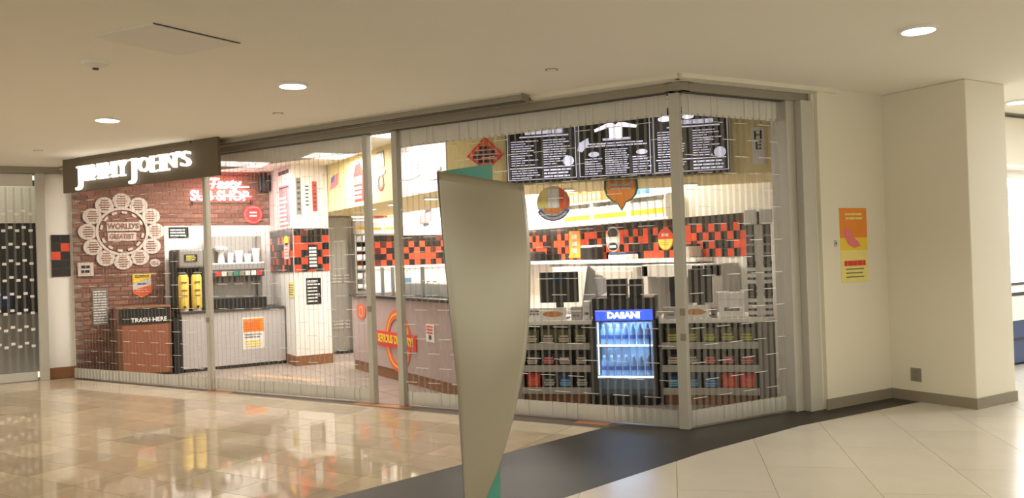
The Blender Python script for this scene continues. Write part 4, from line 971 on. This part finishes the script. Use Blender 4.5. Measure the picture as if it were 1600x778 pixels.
def chip_bag(m, m2, x, y, z, label, w_=0.15, h_=0.2):
    o = thing('chip_bag', label, 'chip bag', 'low', x, y, z, 'snack bags on the racks')
    key = (m, w_, h_)
    if key not in BAG:
        b = MB(); nx, nz = 6, 8; F = [[], []]
        for s in (0, 1):
            for j in range(nz + 1):
                v = -1 + 2 * j / nz; row = []
                for i in range(nx + 1):
                    u = -1 + 2 * i / nx; d = 0.032 * max(0, (1 - u ** 4) * (1 - abs(v) ** 3))
                    row.append(b.bm.verts.new((u * w_ / 2 * (1 - 0.05 * (1 - abs(v))), (-d if s == 0 else d), h_ / 2 * (1 + v))))
                F[s].append(row)
            for j in range(nz):
                for i in range(nx): b.bm.faces.new((F[s][j][i], F[s][j][i + 1], F[s][j + 1][i + 1], F[s][j + 1][i]))
        bmesh.ops.remove_doubles(b.bm, verts=list(b.bm.verts), dist=0.0005)
        BAG[key] = b.mesh('bag', M[m], True)
    put('bag', BAG[key], o)
    b = MB()
    for zz, hw in ((h_ * 0.60, 0.045), (h_ * 0.46, 0.055), (h_ * 0.34, 0.05)): b.box(-hw, hw, -0.036, -0.020, zz, zz + 0.016)
    b.build('print', M[m2], o); MB().box(-w_ / 2 + 0.005, w_ / 2 - 0.005, -0.004, 0.004, h_ - 0.012, h_).build('crimp', M[m], o)
    return o


def snack_rack(x0, x1, label, side, rows):
    t = thing('snack_rack', label, 'rack', 'low', 0, 0, 0)
    MB().box(x0, x1, 0.27, 0.29, 0.0, 0.82).build('back_panel', M['black'], t)
    for s in (x0, x1 - 0.02): MB().box(s, s + 0.02, 0.0, 0.27, 0.0, 0.82).build('side_panel', M['black'], t)
    MB().box(x0, x1, 0.02, 0.26, 0.0, 0.10).build('wood_base', M['wood'], t)
    ords = ('first', 'second', 'third', 'fourth', 'fifth')
    for si, (zs, cols) in enumerate(zip((0.575, 0.345, 0.115), rows)):
        sh = MB().box(x0 + 0.02, x1 - 0.02, 0.0, 0.27, zs - 0.012, zs).build('shelf', M['dark'], t)
        MB().box(x0, x1, -0.012, 0.0, zs - 0.015, zs + 0.055, 0.003).build('front_lip', M['greyboard'], sh)
        n = len(cols); st = (x1 - x0 - 0.04) / n
        for k, (m, m2, cn) in enumerate(cols):
            chip_bag(m, m2, x0 + 0.02 + st * (k + 0.5), 0.06 + 0.02 * (k % 2), zs + 0.001, '%s bag, %s from left, %s shelf, rack %s of fridge' % (cn, ords[k], ('top', 'middle', 'bottom')[si], side), w_=st * 0.88, h_=0.19)


OL = ('olive', 'lime', 'olive green'); OC = ('olive', 'cream', 'dark olive'); BC = ('foilblack', 'cream', 'black'); BP_ = ('foilblack', 'pink', 'black and pink'); RD = ('foilred', 'orangered', 'red'); BL = ('foilblue', 'lightblue', 'dark blue'); BW = ('foilblack', 'grey', 'black and grey')
snack_rack(0.46, 1.19, 'black snack rack with grey shelf lips left of the fridge', 'left', [[OC] * 4, [BC, BP_, BC, BC], [RD, BW, BL, BW]])
snack_rack(1.92, 2.86, 'black snack rack with grey shelf lips right of the fridge', 'right', [[OL] * 5, [BC, BC, BP_, BP_, BP_], [BL, BL, BL, RD, RD]])

t = thing('drinks_fridge', 'black glass door drinks fridge lit blue with DASANI header', 'fridge', 'low', 1.55, -0.06, 0)
MB().box(-0.32, 0.32, 0.50, 0.52, 0.0, 1.09).build('back_panel', M['black'], t)
for s in (-0.32, 0.29): MB().box(s, s + 0.03, 0.03, 0.5, 0.0, 1.09, 0.004).build('side_panel', M['black'], t)
MB().box(-0.32, 0.32, 0.0, 0.5, 0.97, 1.09, 0.008).build('top_panel', M['black'], t); MB().box(-0.32, 0.32, 0.03, 0.5, 0.0, 0.09, 0.004).build('plinth', M['black'], t)
hd = MB().box(-0.29, 0.29, 0.0, 0.04, 0.86, 0.965, 0.004).build('header_sign', M['fridgesign'], t)
text(hd, 'DASANI', M['fridgetext'], 0.0, -0.004, 0.912, 0.085, sx=1.1, bold=0.004)
dr = MB().ring(0, 0, 0, 0.001, 0, 0.001).box(-0.32, -0.285, 0.0, 0.03, 0.09, 0.86).box(0.285, 0.32, 0.0, 0.03, 0.09, 0.86).box(-0.285, 0.285, 0.0, 0.03, 0.09, 0.115).box(-0.285, 0.285, 0.0, 0.03, 0.845, 0.86).build('door_frame', M['dark'], t)
MB().box(-0.285, 0.285, 0.012, 0.018, 0.115, 0.845).build('glass_pane', M['frglass'], dr); MB().box(0.25, 0.265, -0.03, 0.0, 0.40, 0.70, 0.004).build('handle', M['dark'], dr)
MB().box(-0.29, 0.29, 0.45, 0.5, 0.09, 0.97).build('lining', M['fridgeback'], t)
for z in (0.595, 0.275):
    s_ = MB().box(-0.285, 0.285, 0.05, 0.45, z, z + 0.008).build('shelf', M['bottlecap'], t); MB().box(-0.285, 0.285, 0.042, 0.05, z - 0.004, z + 0.016).build('light_bar', M['fridgelight'], s_)
MB().box(-0.28, -0.268, 0.05, 0.07, 0.30, 0.85).build('light_tube', M['fridgelight'], t)
lamp('fridge_lamp', 'AREA', at('low', 1.55, 0.10, 0.84), 3.0, (0.45, 0.68, 1.0), 0.5, 0.12)
lamp('fridge_lamp', 'AREA', at('low', 1.55, 0.10, 0.58), 1.3, (0.45, 0.68, 1.0), 0.5, 0.12)
for si, z in enumerate((0.603, 0.283)):
    for k in range(7):
        o = thing('water_bottle', 'blue water bottle in the fridge, %s from the left on the %s shelf' % (words9[k], ('upper', 'lower')[si]), 'bottle', 'low', 1.55 - 0.228 + k * 0.076, 0.06, z + 0.001, 'water bottles in the fridge')
        MB().lathe([(0.028, 0), (0.031, 0.01), (0.031, 0.10), (0.029, 0.12), (0.031, 0.14), (0.012, 0.185), (0.012, 0.195)], seg=12).build('bottle', M['bottle'], o, True); MB().lathe([(0.014, 0.19), (0.014, 0.21)], seg=10).build('cap', M['bottlecap'], o); MB().lathe([(0.0322, 0.06), (0.0322, 0.10)], seg=12).build('label', M['blue'], o, True)
for x, wd, hh, lb in ((1.475, 0.20, 0.19, 'wide black bin on top of the drinks fridge'), (1.675, 0.13, 0.185, 'narrow black bin on top of the drinks fridge')):
    o = thing('bin', lb, 'bin', 'low', x, 0.12, 1.09)
    MB().box(-wd / 2, wd / 2, -0.1, 0.1, 0, hh, 0.008).build('body', M['black'], o); MB().box(-wd / 2 - 0.008, wd / 2 + 0.008, -0.108, 0.108, hh - 0.07, hh - 0.055).build('rim', M['grey'], o)

# point-of-sale and signs on the checkout worktop
for x, wd, z0, z1, lb, yy in ((0.83, 0.42, 0.19, 0.50, 'large black till screen left of the fridge', 0.3), (2.045, 0.09, 0.28, 0.42, 'small black till display beside the corner post', 0.3), (2.315, 0.24, 0.16, 0.49, 'black till screen right of the corner post', 0.3)):
    o = thing('till_screen', lb, 'till screen', 'low', x, yy, 0.865)
    MB().box(-wd / 2, wd / 2, -0.02, 0.02, z0 - 0.02, z1, 0.008).build('screen', M['black'], o); MB().box(-0.04, 0.04, 0.0, 0.03, 0.0, z0, 0.004).build('stand', M['dark'], o); MB().box(-min(0.1, wd / 2), min(0.1, wd / 2), -0.08, 0.08, 0, 0.015).build('foot', M['dark'], o)
    if wd > 0.4: MB().box(-0.1, 0.09, -0.023, -0.02, z1 - 0.075, z1 - 0.065).build('lit_bar', M['lightblue'], o)
for x0, x1, lb in ((0.50, 0.94, 'white sandwich picture sign on the worktop left of the fridge'), (2.14, 2.40, 'white sandwich picture sign on the worktop right of the corner post')):
    o = thing('counter_sign', lb, 'sign', 'low', 0, 0.05, 0.866)
    MB().box(x0, x1, 0, 0.015, 0, 0.13, 0.003).build('board', M['paper'], o); MB().disc(x1 - 0.14, 0.062, 0.11, -0.004, 0, 20, 0.03).build('sandwich_picture', M['bread'], o)
    MB().box(x0, x1, 0.015, 0.06, 0, 0.01).build('foot', M['paper'], o)
    if x1 < 1: lines(o, M['midgrey'], x0 + 0.03, x0 + 0.16, 0.05, 0.11, 2, 0, 0.6, 0.1)
for x, wd, hh, yy, m, lb, cat, nm in ((1.045, 0.11, 0.13, 0.06, 'grey', 'grey card box on the worktop next to the fridge', 'box', 'card_box'), (1.155, 0.07, 0.19, 0.06, 'cupwhite', 'white straw holder on the worktop touching the fridge', 'holder', 'straw_holder'), (2.01, 0.13, 0.11, 0.06, 'grey', 'grey leaflet box on the worktop behind the corner post', 'box', 'leaflet_box'), (2.445, 0.06, 0.10, 0.06, 'midgrey', 'mid grey card reader on the worktop', 'card reader', 'card_reader'), (2.62, 0.25, 0.25, 0.08, 'cupwhite', 'large white lidded box on the worktop at the right', 'box', 'lidded_box')):
    o = thing(nm, lb, cat, 'low', x, yy, 0.866)
    MB().box(-wd / 2, wd / 2, 0, 0.12, 0, hh * 0.72, 0.006).build('body', M[m], o); MB().box(-wd / 2 - 0.005, wd / 2 + 0.005, -0.006, 0.126, hh * 0.72, hh, 0.006).build('lid', M[m], o); MB().box(-wd * 0.3, wd * 0.3, -0.003, 0.0, hh * 0.25, hh * 0.4).build('label', M['midgrey' if m != 'midgrey' else 'black'], o)
t = thing('cup_dispenser', 'tall grey dispenser rack of white and black lids at the worktop end', 'dispenser', 'low', 2.905, 0.12, 0.866)
MB().box(-0.04, 0.04, 0.02, 0.10, 0, 0.92, 0.006).build('pillar', M['white'], t)
for sx in (-0.075, 0.075):
    MB().box(sx - 0.045, sx + 0.045, 0.08, 0.11, 0, 0.92).build('back_plate', M['midgrey'], t); MB().box(sx - 0.06, sx + 0.06, -0.02, 0.11, 0.92, 1.07, 0.008).build('top_box', M['white'], t)
    for k in range(9): MB().box(sx - 0.042, sx + 0.042, 0.0, 0.08, 0.02 + k * 0.062, 0.055 + k * 0.062, 0.004).build('lid_stack', M[('cupwhite', 'paper', 'dark')[(0, 1, 0, 2, 2, 1, 0, 0, 2)[k]]], t)
    for k in range(3): MB().box(sx - 0.042, sx + 0.042, 0.01, 0.08, 0.62 + k * 0.09, 0.64 + k * 0.09).build('tray', M['grey'], t)
t = thing('slicer', 'grey and white meat slicer behind the left till screen', 'slicer', 'low', 1.15, 0.65, 0.866)
MB().box(-0.14, 0.14, -0.1, 0.1, 0, 0.12, 0.02).build('base', M['grey'], t); MB().prism([(-0.12, 0.12), (0.06, 0.12), (0.02, 0.5), (-0.05, 0.56)], -0.05, 0.05).build('carriage', M['steel'], t); MB().disc(0.05, 0.33, 0.12, -0.02, 0.02, 24).build('blade', M['cupwhite'], t)

# ------------------------------------------------------------------ shop lighting
def troffer(x, y, sx, sy, label, power, z=3.05):
    t = thing('ceiling_troffer', label, 'ceiling light', 'world', x, y, z, 'troffers in the shop ceiling')
    MB().box(-sx / 2, sx / 2, -sy / 2, sy / 2, -0.03, 0.0).build('frame', M['white'], t); MB().box(-sx / 2 + 0.03, sx / 2 - 0.03, -sy / 2 + 0.03, sy / 2 - 0.03, -0.036, -0.03).build('diffuser', M['coolglow'], t)
    lamp('troffer_lamp', 'AREA', (x, y, z - 0.05), power, NEUTRAL, sx, sy)


lamp('far_store_lamp', 'AREA', (10.6, 3.2, 3.0), 75, COOL, 2.0, 0.6)
lamp('far_store_lamp', 'AREA', at('far', 11.5, 0.8, 2.15), 60, COOL, 3.0, 0.6)


troffer(2.72, 12.35, 1.25, 0.62, 'bright ceiling light over the brick wall side of the shop', 60)
troffer(3.85, 11.1, 0.62, 0.62, 'bright ceiling light in front of the yellow bulkhead', 38)
troffer(3.98, 8.95, 0.55, 0.55, 'added hidden ceiling light nearest the shutter doorway', 30)  # hidden by the header, added to brighten the facing and counter
troffer(6.75, 12.6, 0.62, 1.25, 'bright kitchen ceiling light nearest the back wall, behind the bulkhead', 75)
troffer(6.75, 10.6, 0.62, 1.25, 'bright kitchen ceiling light in the middle, behind the bulkhead', 75)
troffer(6.9, 8.9, 0.62, 0.62, 'bright kitchen ceiling light nearest the menu board, behind the bulkhead', 30)
for (x, y), lb in zip(((4.62, 10.64), (4.66, 9.57), (5.75, 8.13), (6.86, 7.2), (4.64, 11.6), (5.15, 8.75)), ('second lit downlight under the bulkhead from the steel door', 'lit downlight under the white facing of the bulkhead', 'lit downlight under the menu board, left part', 'lit downlight under the menu board, right end', 'lit downlight under the bulkhead nearest the steel door', 'lit downlight under the bulkhead corner behind the pylon')):
    downlight(x, y, lb, z=2.33, r=0.085, power=22, color=NEUTRAL, group='downlights under the bulkhead', spot=130)
for (x, y), lb in (((4.70, 7.0), 'added unseen downlight inside the shop above the left snack rack'), ((5.55, 6.25), 'added unseen downlight inside the shop behind the corner post')):
    downlight(x, y, lb, r=0.09, power=22, color=NEUTRAL, group='added downlights in front of the menu board', spot=140)  # both out of sight, added to light the spade sign and menu
